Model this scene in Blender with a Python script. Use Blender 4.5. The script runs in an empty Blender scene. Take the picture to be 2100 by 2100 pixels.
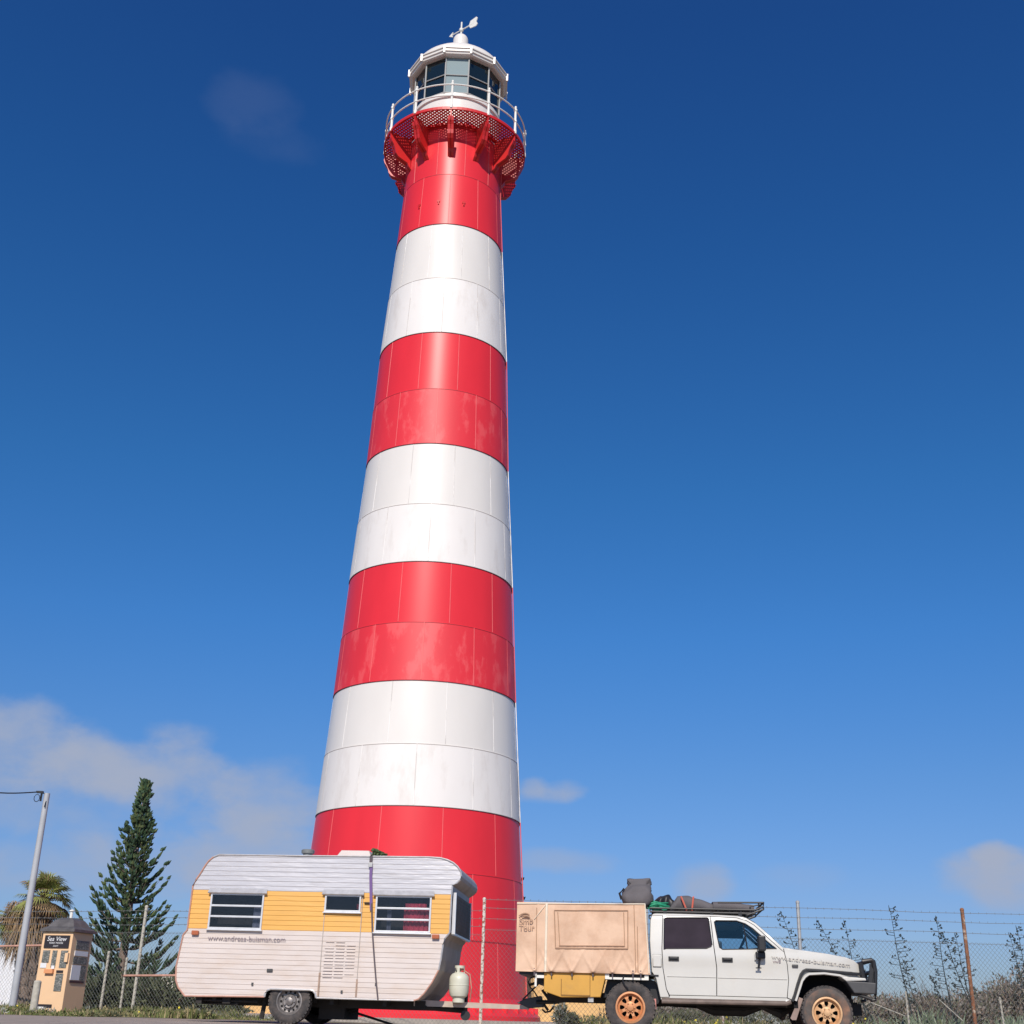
import bpy, bmesh, math, random
from mathutils import Vector, Matrix
random.seed(7)
R = math.radians
S = bpy.context.scene
COL = S.collection

# ------------------------------------------------------------------ camera
F_PX, PITCH, ROLL, CAM_H = 2530.0, R(22.3), 0.0290, 0.17
cd = bpy.data.cameras.new("camera"); cam = bpy.data.objects.new("camera", cd); COL.objects.link(cam)
Fw = Vector((0, math.cos(PITCH), math.sin(PITCH))); U0 = Vector((0, -math.sin(PITCH), math.cos(PITCH))); R0 = Vector((1, 0, 0))
Rt = R0 * math.cos(ROLL) + U0 * math.sin(ROLL); Up = -R0 * math.sin(ROLL) + U0 * math.cos(ROLL)
M = Matrix((Rt, Up, -Fw)).transposed().to_4x4(); M.translation = Vector((0, 0, CAM_H))
cam.matrix_world = M
cd.sensor_width = 36; cd.lens = 36 * F_PX / 2100; cd.clip_start = 0.05; cd.clip_end = 20000
S.camera = cam
S.render.resolution_x = 1024; S.render.resolution_y = 1024

# ------------------------------------------------------------------ world
SUN_EL = R(38); SUN_DIR = Vector((-0.115, -0.993, 0)).normalized() * math.cos(SUN_EL) + Vector((0, 0, math.sin(SUN_EL)))
W = bpy.data.worlds.new("World"); S.world = W; W.use_nodes = True
nt = W.node_tree; nt.nodes.clear()
def wn(t, **k):
    n = nt.nodes.new(t)
    for a, b in k.items(): setattr(n, a, b)
    return n
def wl(a, b): nt.links.new(a, b)
sky = wn('ShaderNodeTexSky', sky_type='NISHITA', sun_disc=False, sun_elevation=SUN_EL,
         sun_rotation=math.atan2(SUN_DIR.x, SUN_DIR.y), altitude=0, air_density=1.0, dust_density=0.6, ozone_density=2.2)
hs = wn('ShaderNodeHueSaturation'); hs.inputs['Saturation'].default_value = 1.12; hs.inputs['Hue'].default_value = 0.5; hs.inputs['Value'].default_value = 1.0
wl(sky.outputs[0], hs.inputs['Color'])
gm = wn('ShaderNodeGamma'); gm.inputs[1].default_value = 1.0; wl(hs.outputs[0], gm.inputs[0])
geo = wn('ShaderNodeTexCoord'); sep = wn('ShaderNodeSeparateXYZ'); wl(geo.outputs['Generated'], sep.inputs[0])
def mth(op, a, b=None, clamp=False):
    n = wn('ShaderNodeMath', operation=op); n.use_clamp = clamp
    for i, v in enumerate((a, b)):
        if v is None: continue
        if isinstance(v, (int, float)): n.inputs[i].default_value = v
        else: wl(v, n.inputs[i])
    return n.outputs[0]
az = mth('ARCTAN2', sep.outputs[0], sep.outputs[1]); el = mth('ARCSINE', sep.outputs[2])
def ray(px, py):
    return Fw + Rt * ((px - 1050) / F_PX) - Up * ((py - 1050) / F_PX)
def azel(px, py):
    d = ray(px, py).normalized(); return math.atan2(d.x, d.y), math.asin(d.z)
nz = wn('ShaderNodeTexNoise'); nz.inputs['Scale'].default_value = 11; nz.inputs['Detail'].default_value = 7; nz.inputs['Roughness'].default_value = 0.55
cmap = wn('ShaderNodeMapping'); cmap.inputs['Scale'].default_value = (1, 1, 1.7); wl(geo.outputs['Generated'], cmap.inputs[0]); wl(cmap.outputs[0], nz.inputs['Vector'])
nf = mth('SUBTRACT', nz.outputs[0], 0.5)
def blob(px, py, wx, wy, amp, flat=0.0, nk=4.4):
    a, e = azel(px, py); a2, _ = azel(px + wx, py); _, e2 = azel(px, py - wy)
    dx = mth('DIVIDE', mth('SUBTRACT', az, a), abs(a2 - a)); dy = mth('DIVIDE', mth('SUBTRACT', el, e), abs(e2 - e))
    d = mth('ADD', mth('MULTIPLY', dx, dx), mth('MULTIPLY', dy, dy))
    v = mth('ADD', mth('SUBTRACT', 1.0, d), mth('MULTIPLY', nf, nk))
    n = wn('ShaderNodeMapRange'); n.interpolation_type = 'SMOOTHSTEP'
    wl(v, n.inputs[0]); n.inputs[1].default_value = -0.35; n.inputs[2].default_value = 1.5; n.inputs[3].default_value = 0; n.inputs[4].default_value = amp
    return n.outputs[0]
dens = None
for b in [(20, 1530, 150, 105, .80), (170, 1570, 150, 90, .70), (300, 1585, 240, 70, .85), (375, 1505, 85, 42, .80), (150, 1660, 300, 80, .55), (540, 1630, 130, 90, .60), (640, 1660, 90, 60, .5), (200, 1770, 480, 70, .55), (500, 1760, 280, 110, .70),
          (1098, 1612, 36, 26, .75), (1155, 1622, 55, 28, .75), (1130, 1630, 80, 18, .5), (1160, 1765, 150, 30, .50), (1440, 1810, 62, 44, .70), (1640, 1800, 90, 34, .18), (2050, 1790, 120, 56, .95), (2040, 1750, 50, 30, .9), (2095, 1845, 120, 30, .6),
          (520, 215, 95, 70, .055), (560, 290, 110, 45, .04)]:
    o = blob(*b)
    dens = o if dens is None else mth('SUBTRACT', 1.0, mth('MULTIPLY', mth('SUBTRACT', 1.0, dens), mth('SUBTRACT', 1.0, o)))
rmp = wn('ShaderNodeValToRGB'); cr = rmp.color_ramp
for i_, (e_, c_) in enumerate([(-2, (.60, .72, 1.10)), (4.8, (.54, .69, 1.10)), (10, (.50, .76, 1.14)), (16.6, (.40, .84, 1.29)), (23.3, (.33, .84, 1.27)), (34.7, (.265, .74, 1.24)), (43.7, (.25, .66, 1.20))]):
    el_ = cr.elements[i_] if i_ < 2 else cr.elements.new((e_ + 10) / 100)
    el_.position = (e_ + 10) / 100; el_.color = (*[v / 1.4 for v in c_], 1)
wl(mth('ADD', mth('MULTIPLY', el, 180 / math.pi / 100), .1), rmp.inputs[0])
tint = wn('ShaderNodeMix', data_type='RGBA', blend_type='MULTIPLY'); tint.inputs['Factor'].default_value = 1; wl(gm.outputs[0], tint.inputs[6]); wl(rmp.outputs[0], tint.inputs[7])
sc_ = wn('ShaderNodeVectorMath', operation='SCALE'); wl(tint.outputs[2], sc_.inputs[0]); sc_.inputs['Scale'].default_value = 1.4
mx = wn('ShaderNodeMix', data_type='RGBA'); wl(dens, mx.inputs['Factor']); wl(sc_.outputs[0], mx.inputs[6]); mx.inputs[7].default_value = (4.35, 4.95, 6.45, 1)
bg = wn('ShaderNodeBackground'); bg.inputs[1].default_value = 0.085; wl(mx.outputs[2], bg.inputs[0])
wo = wn('ShaderNodeOutputWorld'); wl(bg.outputs[0], wo.inputs[0])

# ------------------------------------------------------------------ sun, exposure
sl = bpy.data.lights.new("sun", 'SUN'); sl.energy = 4.3; sl.angle = R(0.5); sl.color = (1.0, 0.91, 0.80)
so = bpy.data.objects.new("sun", sl); COL.objects.link(so); so.rotation_euler = SUN_DIR.to_track_quat('Z', 'Y').to_euler()
S.view_settings.view_transform = 'Standard'; S.view_settings.look = 'None'; S.view_settings.exposure = 0.0; S.view_settings.gamma = 1.0

# ------------------------------------------------------------------ helpers
def at(px, py, D):
    d = ray(px, py); t = D / d.y
    return Vector((d.x * t, D, CAM_H + d.z * t))
def proj_y(P):
    d = Vector(P) - Vector((0, 0, CAM_H)); return 1050 - F_PX * d.dot(Up) / d.dot(Fw)
MATS = {}
def mat(name, col, rough=0.6, var=0.0, vscale=3.0, bump=0.0, bscale=30.0, metal=0.0, col2=None, c2scale=2.0, c2lo=0.5, c2hi=0.65, spec=0.5, stretch=(1, 1, 1), coat=0.0, c2amt=1.0):
    if name in MATS: return MATS[name]
    m = bpy.data.materials.new(name); m.use_nodes = True; t = m.node_tree; b = t.nodes['Principled BSDF']
    b.inputs['Roughness'].default_value = rough; b.inputs['Metallic'].default_value = metal; b.inputs['Specular IOR Level'].default_value = spec
    b.inputs['Coat Weight'].default_value = coat
    tc = t.nodes.new('ShaderNodeTexCoord'); mp = t.nodes.new('ShaderNodeMapping'); mp.inputs['Scale'].default_value = stretch
    t.links.new(tc.outputs['Object'], mp.inputs[0])
    c = t.nodes.new('ShaderNodeRGB'); c.outputs[0].default_value = (*col, 1); out = c.outputs[0]
    if col2:
        n = t.nodes.new('ShaderNodeTexNoise'); n.inputs['Scale'].default_value = c2scale; n.inputs['Detail'].default_value = 8; n.inputs['Roughness'].default_value = .65
        t.links.new(mp.outputs[0], n.inputs['Vector'])
        r = t.nodes.new('ShaderNodeMapRange'); r.inputs[1].default_value = c2lo; r.inputs[2].default_value = c2hi; r.inputs[4].default_value = c2amt; t.links.new(n.outputs[0], r.inputs[0])
        x = t.nodes.new('ShaderNodeMix'); x.data_type = 'RGBA'; t.links.new(r.outputs[0], x.inputs['Factor']); t.links.new(out, x.inputs[6]); x.inputs[7].default_value = (*col2, 1); out = x.outputs[2]
    if var:
        n = t.nodes.new('ShaderNodeTexNoise'); n.inputs['Scale'].default_value = vscale; n.inputs['Detail'].default_value = 6
        t.links.new(mp.outputs[0], n.inputs['Vector'])
        r = t.nodes.new('ShaderNodeMapRange'); r.inputs[1].default_value = .25; r.inputs[2].default_value = .75; r.inputs[3].default_value = 1 - var; r.inputs[4].default_value = 1 + var; t.links.new(n.outputs[0], r.inputs[0])
        h = t.nodes.new('ShaderNodeHueSaturation'); t.links.new(out, h.inputs['Color']); t.links.new(r.outputs[0], h.inputs['Value']); out = h.outputs[0]
    t.links.new(out, b.inputs['Base Color'])
    if bump:
        n = t.nodes.new('ShaderNodeTexNoise'); n.inputs['Scale'].default_value = bscale; n.inputs['Detail'].default_value = 5; t.links.new(mp.outputs[0], n.inputs['Vector'])
        bp = t.nodes.new('ShaderNodeBump'); bp.inputs['Strength'].default_value = bump; bp.inputs['Distance'].default_value = 0.02; t.links.new(n.outputs[0], bp.inputs['Height']); t.links.new(bp.outputs[0], b.inputs['Normal'])
    MATS[name] = m; return m
def glass_mat(name, tint, refl_rough=0.03, trans=1.0):
    m = bpy.data.materials.new(name); m.use_nodes = True; t = m.node_tree; t.nodes.clear()
    tr = t.nodes.new('ShaderNodeBsdfTransparent'); tr.inputs[0].default_value = (*tint, 1)
    gl = t.nodes.new('ShaderNodeBsdfGlossy'); gl.inputs['Roughness'].default_value = refl_rough
    fr = t.nodes.new('ShaderNodeFresnel'); fr.inputs[0].default_value = 1.5
    x = t.nodes.new('ShaderNodeMixShader'); o = t.nodes.new('ShaderNodeOutputMaterial')
    t.links.new(fr.outputs[0], x.inputs[0]); t.links.new(tr.outputs[0], x.inputs[1]); t.links.new(gl.outputs[0], x.inputs[2]); t.links.new(x.outputs[0], o.inputs[0])
    MATS[name] = m; return m

class MB:
    def __init__(s): s.v = []; s.f = []; s.m = []
    def add(s, vs, fs, mi=0):
        o = len(s.v); s.v += [tuple(v) for v in vs]; s.f += [[i + o for i in f] for f in fs]; s.m += [mi] * len(fs); return s
    def box(s, x0, x1, y0, y1, z0, z1, mi=0, M=None):
        vs = [Vector((x, y, z)) for z in (z0, z1) for y in (y0, y1) for x in (x0, x1)]
        if M: vs = [M @ v for v in vs]
        return s.add(vs, [(0, 2, 3, 1), (4, 5, 7, 6), (0, 1, 5, 4), (2, 6, 7, 3), (0, 4, 6, 2), (1, 3, 7, 5)], mi)
    def tube(s, pts, r, n=8, mi=0, cap=True, r2=None):
        pts = [Vector(p) for p in pts]; k = len(pts); rings = []
        for i, p in enumerate(pts):
            d = (pts[min(i + 1, k - 1)] - pts[max(i - 1, 0)]).normalized()
            a = Vector((0, 0, 1)) if abs(d.z) < .9 else Vector((1, 0, 0))
            u = d.cross(a).normalized(); w = d.cross(u)
            rr = r[i] if isinstance(r, (list, tuple)) else (r if r2 is None else r + (r2 - r) * i / (k - 1))
            rings.append([p + (u * math.cos(2 * math.pi * j / n) + w * math.sin(2 * math.pi * j / n)) * rr for j in range(n)])
        vs = [v for g in rings for v in g]; fs = []
        for i in range(k - 1):
            for j in range(n):
                fs.append((i * n + j, i * n + (j + 1) % n, (i + 1) * n + (j + 1) % n, (i + 1) * n + j))
        if cap: fs.append(tuple(range(n))); fs.append(tuple(range((k - 1) * n, k * n))[::-1])
        return s.add(vs, fs, mi)
    def lathe(s, prof, n=48, mi=0, c=(0, 0), axis='z', phase=0.0, closed=False):
        # prof: (r, h)
        vs = []; k = len(prof)
        for r, h in prof:
            for j in range(n):
                a = 2 * math.pi * j / n + phase
                if axis == 'z': vs.append((c[0] + r * math.cos(a), c[1] + r * math.sin(a), h))
                else: vs.append((c[0] + r * math.cos(a), h, c[1] + r * math.sin(a)))
        fs = []
        for i in range(k - 1 + (1 if closed else 0)):
            i2 = (i + 1) % k
            for j in range(n):
                fs.append((i * n + j, i * n + (j + 1) % n, i2 * n + (j + 1) % n, i2 * n + j))
        return s.add(vs, fs, mi)
    def prism(s, pts, y0, y1, mi=0):   # pts in x,z ; extruded along y
        n = len(pts); vs = [(x, y0, z) for x, z in pts] + [(x, y1, z) for x, z in pts]
        fs = [tuple(range(n)), tuple(range(n, 2 * n))[::-1]] + [(i, i + n, (i + 1) % n + n, (i + 1) % n) for i in range(n)]
        return s.add(vs, fs, mi)
    def build(s, name, mats, parent=None, smooth=False, bevel=0.0, loc=None, rotz=0.0, angle=35, subd=0):
        me = bpy.data.meshes.new(name); me.from_pydata(s.v, [], s.f)
        if not isinstance(mats, (list, tuple)): mats = [mats]
        for m in mats: me.materials.append(m)
        me.polygons.foreach_set('material_index', s.m)
        bm = bmesh.new(); bm.from_mesh(me); bmesh.ops.recalc_face_normals(bm, faces=bm.faces); bm.to_mesh(me); bm.free()
        if smooth:
            me.shade_smooth(); me.set_sharp_from_angle(angle=R(angle))
        o = bpy.data.objects.new(name, me); COL.objects.link(o)
        if parent: o.parent = parent
        if loc: o.location = loc
        o.rotation_euler.z = rotz
        if bevel:
            b = o.modifiers.new('b', 'BEVEL'); b.width = bevel; b.segments = 2; b.limit_method = 'ANGLE'; b.angle_limit = R(40)
        if subd:
            b = o.modifiers.new('s', 'SUBSURF'); b.levels = subd; b.render_levels = subd
        return o
def tag(o, label=None, cat=None, group=None, kind=None):
    if label: o['label'] = label
    if cat: o['category'] = cat
    if group: o['group'] = group
    if kind: o['kind'] = kind
    return o
def thing(name, label, cat, loc=(0, 0, 0), rotz=0, group=None):
    o = bpy.data.objects.new(name, None); COL.objects.link(o); o.location = loc; o.rotation_euler = (0, 0, rotz); o.empty_display_size = .2
    return tag(o, label, cat, group)
def dup(root, loc, rotz=0, label=None, scale=None):
    r = root.copy(); COL.objects.link(r); r.location = loc; r.rotation_euler = (0, 0, rotz)
    if label: r['label'] = label
    if scale: r.scale = scale
    for ch in list(root.children):
        c = ch.copy(); COL.objects.link(c); c.parent = r
        for g in ch.children:
            d = g.copy(); COL.objects.link(d); d.parent = c
    return r
def plate(name, outline, holes, mats, parent, fn, th=0.02, zcuts=(), xcuts=(), matfn=None, smooth=True, angle=30):
    """flat panel in (s,z) with holes, bent by fn(s,z,t)->xyz ; t=0 outside, 1 inside"""
    bm = bmesh.new()
    for loop in [outline] + list(holes):
        vs = [bm.verts.new((p[0], 0, p[1])) for p in loop]
        for i in range(len(vs)): bm.edges.new((vs[i], vs[(i + 1) % len(vs)]))
    bmesh.ops.triangle_fill(bm, use_beauty=True, use_dissolve=False, edges=bm.edges[:])
    for z in zcuts:
        bmesh.ops.bisect_plane(bm, geom=bm.verts[:] + bm.edges[:] + bm.faces[:], plane_co=(0, 0, z), plane_no=(0, 0, 1), dist=1e-5)
    for x in xcuts:
        bmesh.ops.bisect_plane(bm, geom=bm.verts[:] + bm.edges[:] + bm.faces[:], plane_co=(x, 0, 0), plane_no=(1, 0, 0), dist=1e-5)
    bmesh.ops.recalc_face_normals(bm, faces=bm.faces)
    if sum(f.normal.y for f in bm.faces) > 0: bmesh.ops.reverse_faces(bm, faces=bm.faces)
    if matfn:
        for f in bm.faces:
            c = f.calc_center_median(); f.material_index = matfn(c.x, c.z)
    src = [(v.co.x, v.co.z) for v in bm.verts]; bm.verts.index_update()
    faces = [[v.index for v in f.verts] for f in bm.faces]; mi = [f.material_index for f in bm.faces]
    bnd = [(e.verts[0].index, e.verts[1].index) for e in bm.edges if len(e.link_faces) == 1]
    bm.free(); n = len(src); mb = MB()
    vs = [fn(s, z, 0) for s, z in src] + [fn(s, z, 1) for s, z in src]
    mb.add(vs, [], 0)
    for f, k in zip(faces, mi): mb.f.append(list(f)); mb.m.append(k); mb.f.append([i + n for i in f][::-1]); mb.m.append(k)
    for a, b in bnd: mb.f.append([a, b, b + n, a + n]); mb.m.append(0)
    return mb.build(name, mats, parent, smooth=smooth, angle=angle)
def text_mesh(name, body, size, m, parent, loc, rot, sx=1.0, shear=0.0, extrude=0.001, label=None, align='LEFT'):
    c = bpy.data.curves.new(name, 'FONT'); c.body = body; c.size = size; c.extrude = extrude; c.shear = shear; c.align_x = align
    t = bpy.data.objects.new(name, c); COL.objects.link(t)
    dg = bpy.context.evaluated_depsgraph_get(); me = bpy.data.meshes.new_from_object(t.evaluated_get(dg))
    bpy.data.objects.remove(t); me.name = name; me.materials.clear(); me.materials.append(m)
    o = bpy.data.objects.new(name, me); COL.objects.link(o); o.parent = parent; o.location = loc; o.rotation_euler = rot; o.scale = (sx, 1, 1)
    if label: o['label'] = label
    return o

# ------------------------------------------------------------------ materials
m_red = mat('red_paint', (0.74, 0.030, 0.042), rough=.38, var=.06, vscale=1.4, stretch=(1, 1, .3), bump=.06, bscale=1.5, spec=.33)
m_redw = mat('red_paint_weathered', (0.74, 0.030, 0.042), rough=.5, var=.05, vscale=2, col2=(0.78, .085, .09), c2scale=2.0, c2lo=.51, c2hi=.60, bump=.05, bscale=6, stretch=(1, 1, .45), c2amt=.8)
m_redseam = mat('red_seam', (0.78, 0.12, 0.12), rough=.5, var=.1, vscale=5)
m_white = mat('white_tower_paint', (0.75, 0.71, 0.66), rough=.36, spec=.4, var=.03, vscale=1.5, stretch=(1, 1, .3), bump=.04, bscale=1.5)
m_whitew = mat('white_tower_paint_worn', (0.79, 0.75, 0.71), rough=.55, var=.03, vscale=1.5, stretch=(1, 1, .35), col2=(.64, .58, .53), c2scale=2.2, c2lo=.52, c2hi=.70, c2amt=.6, bump=.05, bscale=5)
m_whseam = mat('white_seam', (0.60, 0.56, 0.52), rough=.5, col2=(.85, .82, .78), c2scale=.8, c2lo=.45, c2hi=.55)
m_dkseam = mat('joint_shadow_line', (0.36, 0.02, 0.03), rough=.6)
m_gal = mat('gallery_red', (0.60, 0.018, 0.018), rough=.45, var=.08, vscale=4)
m_rail = mat('rail_white', (0.78, 0.76, 0.70), rough=.45)
m_asph = mat('asphalt', (0.33, 0.27, 0.225), rough=.9, var=.25, vscale=3, bump=.6, bscale=60)
m_dirt = mat('dry_ground', (0.20, 0.165, 0.115), rough=.95, var=.3, vscale=.8, bump=.6, bscale=12, col2=(.09, .11, .045), c2scale=.5)
m_conc = mat('concrete', (0.38, 0.34, 0.30), rough=.9, var=.15, vscale=3, bump=.3, bscale=20)
m_cream = mat('caravan_cream', (0.62, 0.545, 0.50), rough=.45, var=.05, vscale=2.0, col2=(.55, .43, .34), c2scale=2.6, c2lo=.47, c2hi=.72, c2amt=.7, bump=.12, bscale=5, stretch=(.5, 1, 2))
m_alu = mat('caravan_upper', (0.53, 0.515, 0.53), rough=.36, var=.08, vscale=4, metal=.15, col2=(.34, .32, .31), c2scale=4, c2lo=.52, c2hi=.75, c2amt=.7, bump=.25, bscale=7, stretch=(.4, 1, 2.5))
m_yel = mat('caravan_yellow', (0.72, 0.385, 0.085), rough=.5, var=.05, vscale=3, bump=.05, bscale=8, col2=(.62, .33, .08), c2scale=5, c2lo=.5, c2hi=.8, c2amt=.6, stretch=(.5, 1, 2))
m_skin = mat('caravan_front_skin', (0.42, 0.36, 0.32), rough=.5, var=.12, vscale=4, bump=.15, bscale=10, col2=(.22, .18, .14), c2scale=3, c2lo=.5, c2hi=.8, c2amt=.7)  # shaded end's tint put into the colour: warm brown base counters blue skylight
m_trim = mat('trim_aluminium', (0.62, 0.60, 0.58), rough=.35, metal=.5, var=.15, vscale=12)
m_rust = mat('rusty_trim', (0.50, 0.27, 0.20), rough=.7, var=.25, vscale=9)
m_frame = mat('window_frame_aluminium', (0.70, 0.70, 0.70), rough=.35, metal=.4, var=.08, vscale=10)
m_black = mat('black_paint', (0.018, 0.018, 0.020), rough=.45, var=.2, vscale=8)
m_chas = mat('dirty_chassis', (0.025, 0.022, 0.020), rough=.8, var=.3, vscale=8)
m_rub = mat('tyre_rubber', (0.045, 0.042, 0.042), rough=.85, var=.2, vscale=8, col2=(.17, .13, .11), c2scale=7, c2lo=.42, c2hi=.7, c2amt=.5, bump=.4, bscale=40)
m_mud = mat('muddy_tyre_wall', (0.10, 0.085, 0.075), rough=.9, var=.25, vscale=8, col2=(.33, .16, .09), c2scale=5, c2lo=.42, c2hi=.7, c2amt=.65)
m_rim = mat('bronze_rim', (0.60, 0.27, 0.12), rough=.5, metal=.2, var=.15, vscale=12)
m_rim2 = mat('dusty_rim', (0.62, 0.38, 0.20), rough=.55, metal=.2, var=.2, vscale=14)
m_steelrim = mat('grey_steel_rim', (0.24, 0.22, 0.21), rough=.5, metal=.5, var=.35, vscale=14)
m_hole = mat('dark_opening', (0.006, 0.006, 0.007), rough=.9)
m_ute = mat('ute_white', (0.60, 0.585, 0.54), rough=.28, var=.03, vscale=3, coat=.25, col2=(.55, .47, .38), c2scale=2.2, c2lo=.55, c2hi=.8, c2amt=.35)
m_canvas = mat('tan_canvas', (0.70, 0.48, 0.335), rough=.85, var=.07, vscale=2.5, bump=.25, bscale=10, col2=(.50, .30, .19), c2scale=1.9, c2lo=.44, c2hi=.68, c2amt=.75)
m_seamc = mat('canvas_seam', (0.40, 0.25, 0.165), rough=.9)
m_canvhi = mat('canvas_binding', (0.76, 0.66, 0.52), rough=.85)
m_box = mat('toolbox_yellow', (0.60, 0.32, 0.055), rough=.5, var=.1, vscale=3, bump=.06, bscale=6, col2=(.38, .21, .07), c2scale=4, c2lo=.55, c2hi=.8, c2amt=.5)
m_plas = mat('grey_black_plastic', (0.06, 0.06, 0.062), rough=.55, var=.15, vscale=8)
m_bag = mat('charcoal_canvas', (0.115, 0.105, 0.11), rough=.85, var=.15, vscale=5, bump=.5, bscale=9)
m_purple = mat('purple_webbing', (0.17, 0.10, 0.26), rough=.8)
m_strap = mat('dark_webbing', (0.10, 0.08, 0.09), rough=.85)
m_gasw = mat('gas_bottle_white', (0.60, 0.60, 0.50), rough=.4, var=.06, vscale=9)
m_galv = mat('galvanised_steel', (0.46, 0.46, 0.45), rough=.5, metal=.4, var=.15, vscale=12)
m_pole = mat('pole_grey', (0.42, 0.43, 0.45), rough=.6, var=.12, vscale=3)
m_wire = mat('fence_wire', (0.20, 0.205, 0.20), rough=.6, metal=.3)
m_rustp = mat('rusty_post', (0.22, 0.095, 0.05), rough=.85, var=.4, vscale=12, col2=(.55, .45, .35), c2scale=9, c2lo=.55, c2hi=.65)
m_peel = mat('peeling_white_post', (0.70, 0.64, 0.56), rough=.8, col2=(.30, .14, .09), c2scale=14, c2lo=.5, c2hi=.56, var=.1)
m_stake = mat('weathered_post', (0.46, 0.43, 0.36), rough=.85, var=.25, vscale=14)
m_bark = mat('bark', (0.20, 0.15, 0.12), rough=.95, var=.35, vscale=8, bump=.8, bscale=14)
m_pine = mat('pine_needles', (0.038, 0.075, 0.036), rough=.6, var=.35, vscale=2.5)
m_pine2 = mat('pine_needles_olive', (0.085, 0.115, 0.04), rough=.6, var=.3, vscale=2.5)  # yellower needle tone, mixed at random into the crowns
m_palm = mat('palm_green', (0.22, 0.235, 0.06), rough=.6, var=.3, vscale=3)
m_palmd = mat('palm_dead', (0.27, 0.18, 0.095), rough=.8, var=.35, vscale=3)
m_grass = mat('weed_green', (0.13, 0.155, 0.045), rough=.8, var=.35, vscale=2)
m_grass2 = mat('weed_dry', (0.30, 0.25, 0.13), rough=.9, var=.3, vscale=2)
m_flow = mat('yellow_petals', (0.80, 0.66, 0.05), rough=.7)
m_shr = mat('shrub_dark', (0.055, 0.07, 0.035), rough=.8, var=.35, vscale=3)
m_shr2 = mat('shrub_mid', (0.10, 0.11, 0.055), rough=.8, var=.35, vscale=3)
m_salt = mat('saltbush_grey', (0.34, 0.35, 0.31), rough=.85, var=.3, vscale=6)
m_scrub = mat('scrub_brown', (0.17, 0.125, 0.10), rough=.9, var=.35, vscale=1.2)
m_scrub2 = mat('scrub_olive', (0.12, 0.12, 0.075), rough=.9, var=.35, vscale=1.2)
m_aloe = mat('succulent_leaf', (0.21, 0.26, 0.16), rough=.5, var=.3, vscale=4)
m_stalk = mat('agave_stalk', (0.025, 0.034, 0.034), rough=.9, var=.2)
m_wally = mat('yellow_block_wall', (0.72, 0.46, 0.20), rough=.85, var=.08, vscale=2, bump=.3, bscale=12)
m_kiosk = mat('kiosk_apricot', (0.80, 0.53, 0.31), rough=.7, var=.04, vscale=4)
m_kroof = mat('kiosk_roof_grey', (0.13, 0.12, 0.115), rough=.5, metal=.3, var=.3, vscale=8)
m_shed = mat('white_shed_sheet', (0.74, 0.75, 0.78), rough=.6, var=.06, vscale=3)
m_lime = mat('limestone', (0.62, 0.58, 0.47), rough=.95, var=.2, vscale=6, bump=.5)
m_signb = mat('sign_black', (0.03, 0.024, 0.026), rough=.4)
m_signw = mat('sign_white', (0.75, 0.75, 0.75), rough=.6)
m_leaflet = mat('leaflet_print', (0.10, 0.11, 0.10), rough=.7, col2=(.35, .33, .30), c2scale=22, c2lo=.5, c2hi=.6, stretch=(1, 1, 3))
m_txt = mat('lettering_grey', (0.30, 0.25, 0.27), rough=.7)
m_orange = mat('marker_lens', (0.42, 0.12, 0.05), rough=.3)
m_redl = mat('red_curtain', (0.50, 0.06, 0.10), rough=.9, var=.35, vscale=9)
m_bluel = mat('blue_curtain', (0.22, 0.25, 0.34), rough=.9, var=.2, vscale=9)
m_green = mat('green_hose', (0.03, 0.30, 0.16), rough=.5, var=.3, vscale=10)
m_redstrap = mat('red_strap', (0.62, 0.14, 0.09), rough=.7)
m_dkglass = mat('tinted_glass', (0.034, 0.026, 0.036), rough=.3, spec=.03, var=.2, vscale=4)
m_lens = mat('light_lens', (0.6, 0.6, 0.58), rough=.15)
m_lglass = mat('lantern_glass_dark', (0.008, 0.016, 0.020), rough=.05, spec=.6)
m_greypane = mat('lantern_pane_grey', (0.24, 0.31, 0.33), rough=.5, spec=.05)  # one lantern pane, paler and greyer than the rest
g_car = glass_mat('caravan_glass', (.85, .85, .87))
g_cab = glass_mat('cab_glass', (.78, .86, .9))

# ------------------------------------------------------------------ ground
def sheet(name, pts, z, m, kind='structure', label=None):
    mb = MB(); mb.add([(x, y, z) for x, y in pts], [tuple(range(len(pts)))]); o = mb.build(name, m); o['kind'] = kind; return o
sheet('ground', [(-4000, -4000), (4000, -4000), (4000, 4000), (-4000, 4000)], -0.004, m_dirt)
A = [at(-500, 2085, 21.5), at(100, 2085, 21.8), at(450, 2089, 24.0)]
sheet('car_park', [(-60, 2), (40, 2), (40, 22.4), (4.0, 22.9), (-1.5, 23.3), (A[2].x, A[2].y), (A[1].x, A[1].y), (-60, 21.5)], 0.0, m_asph)
sheet('car_park_apron', [(-60, -40), (40, -40), (40, 2), (-60, 2)], 0.0, mat('pale_apron', (.34, .30, .27), rough=.9, var=.2, vscale=2, bump=.5, bscale=40))

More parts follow.
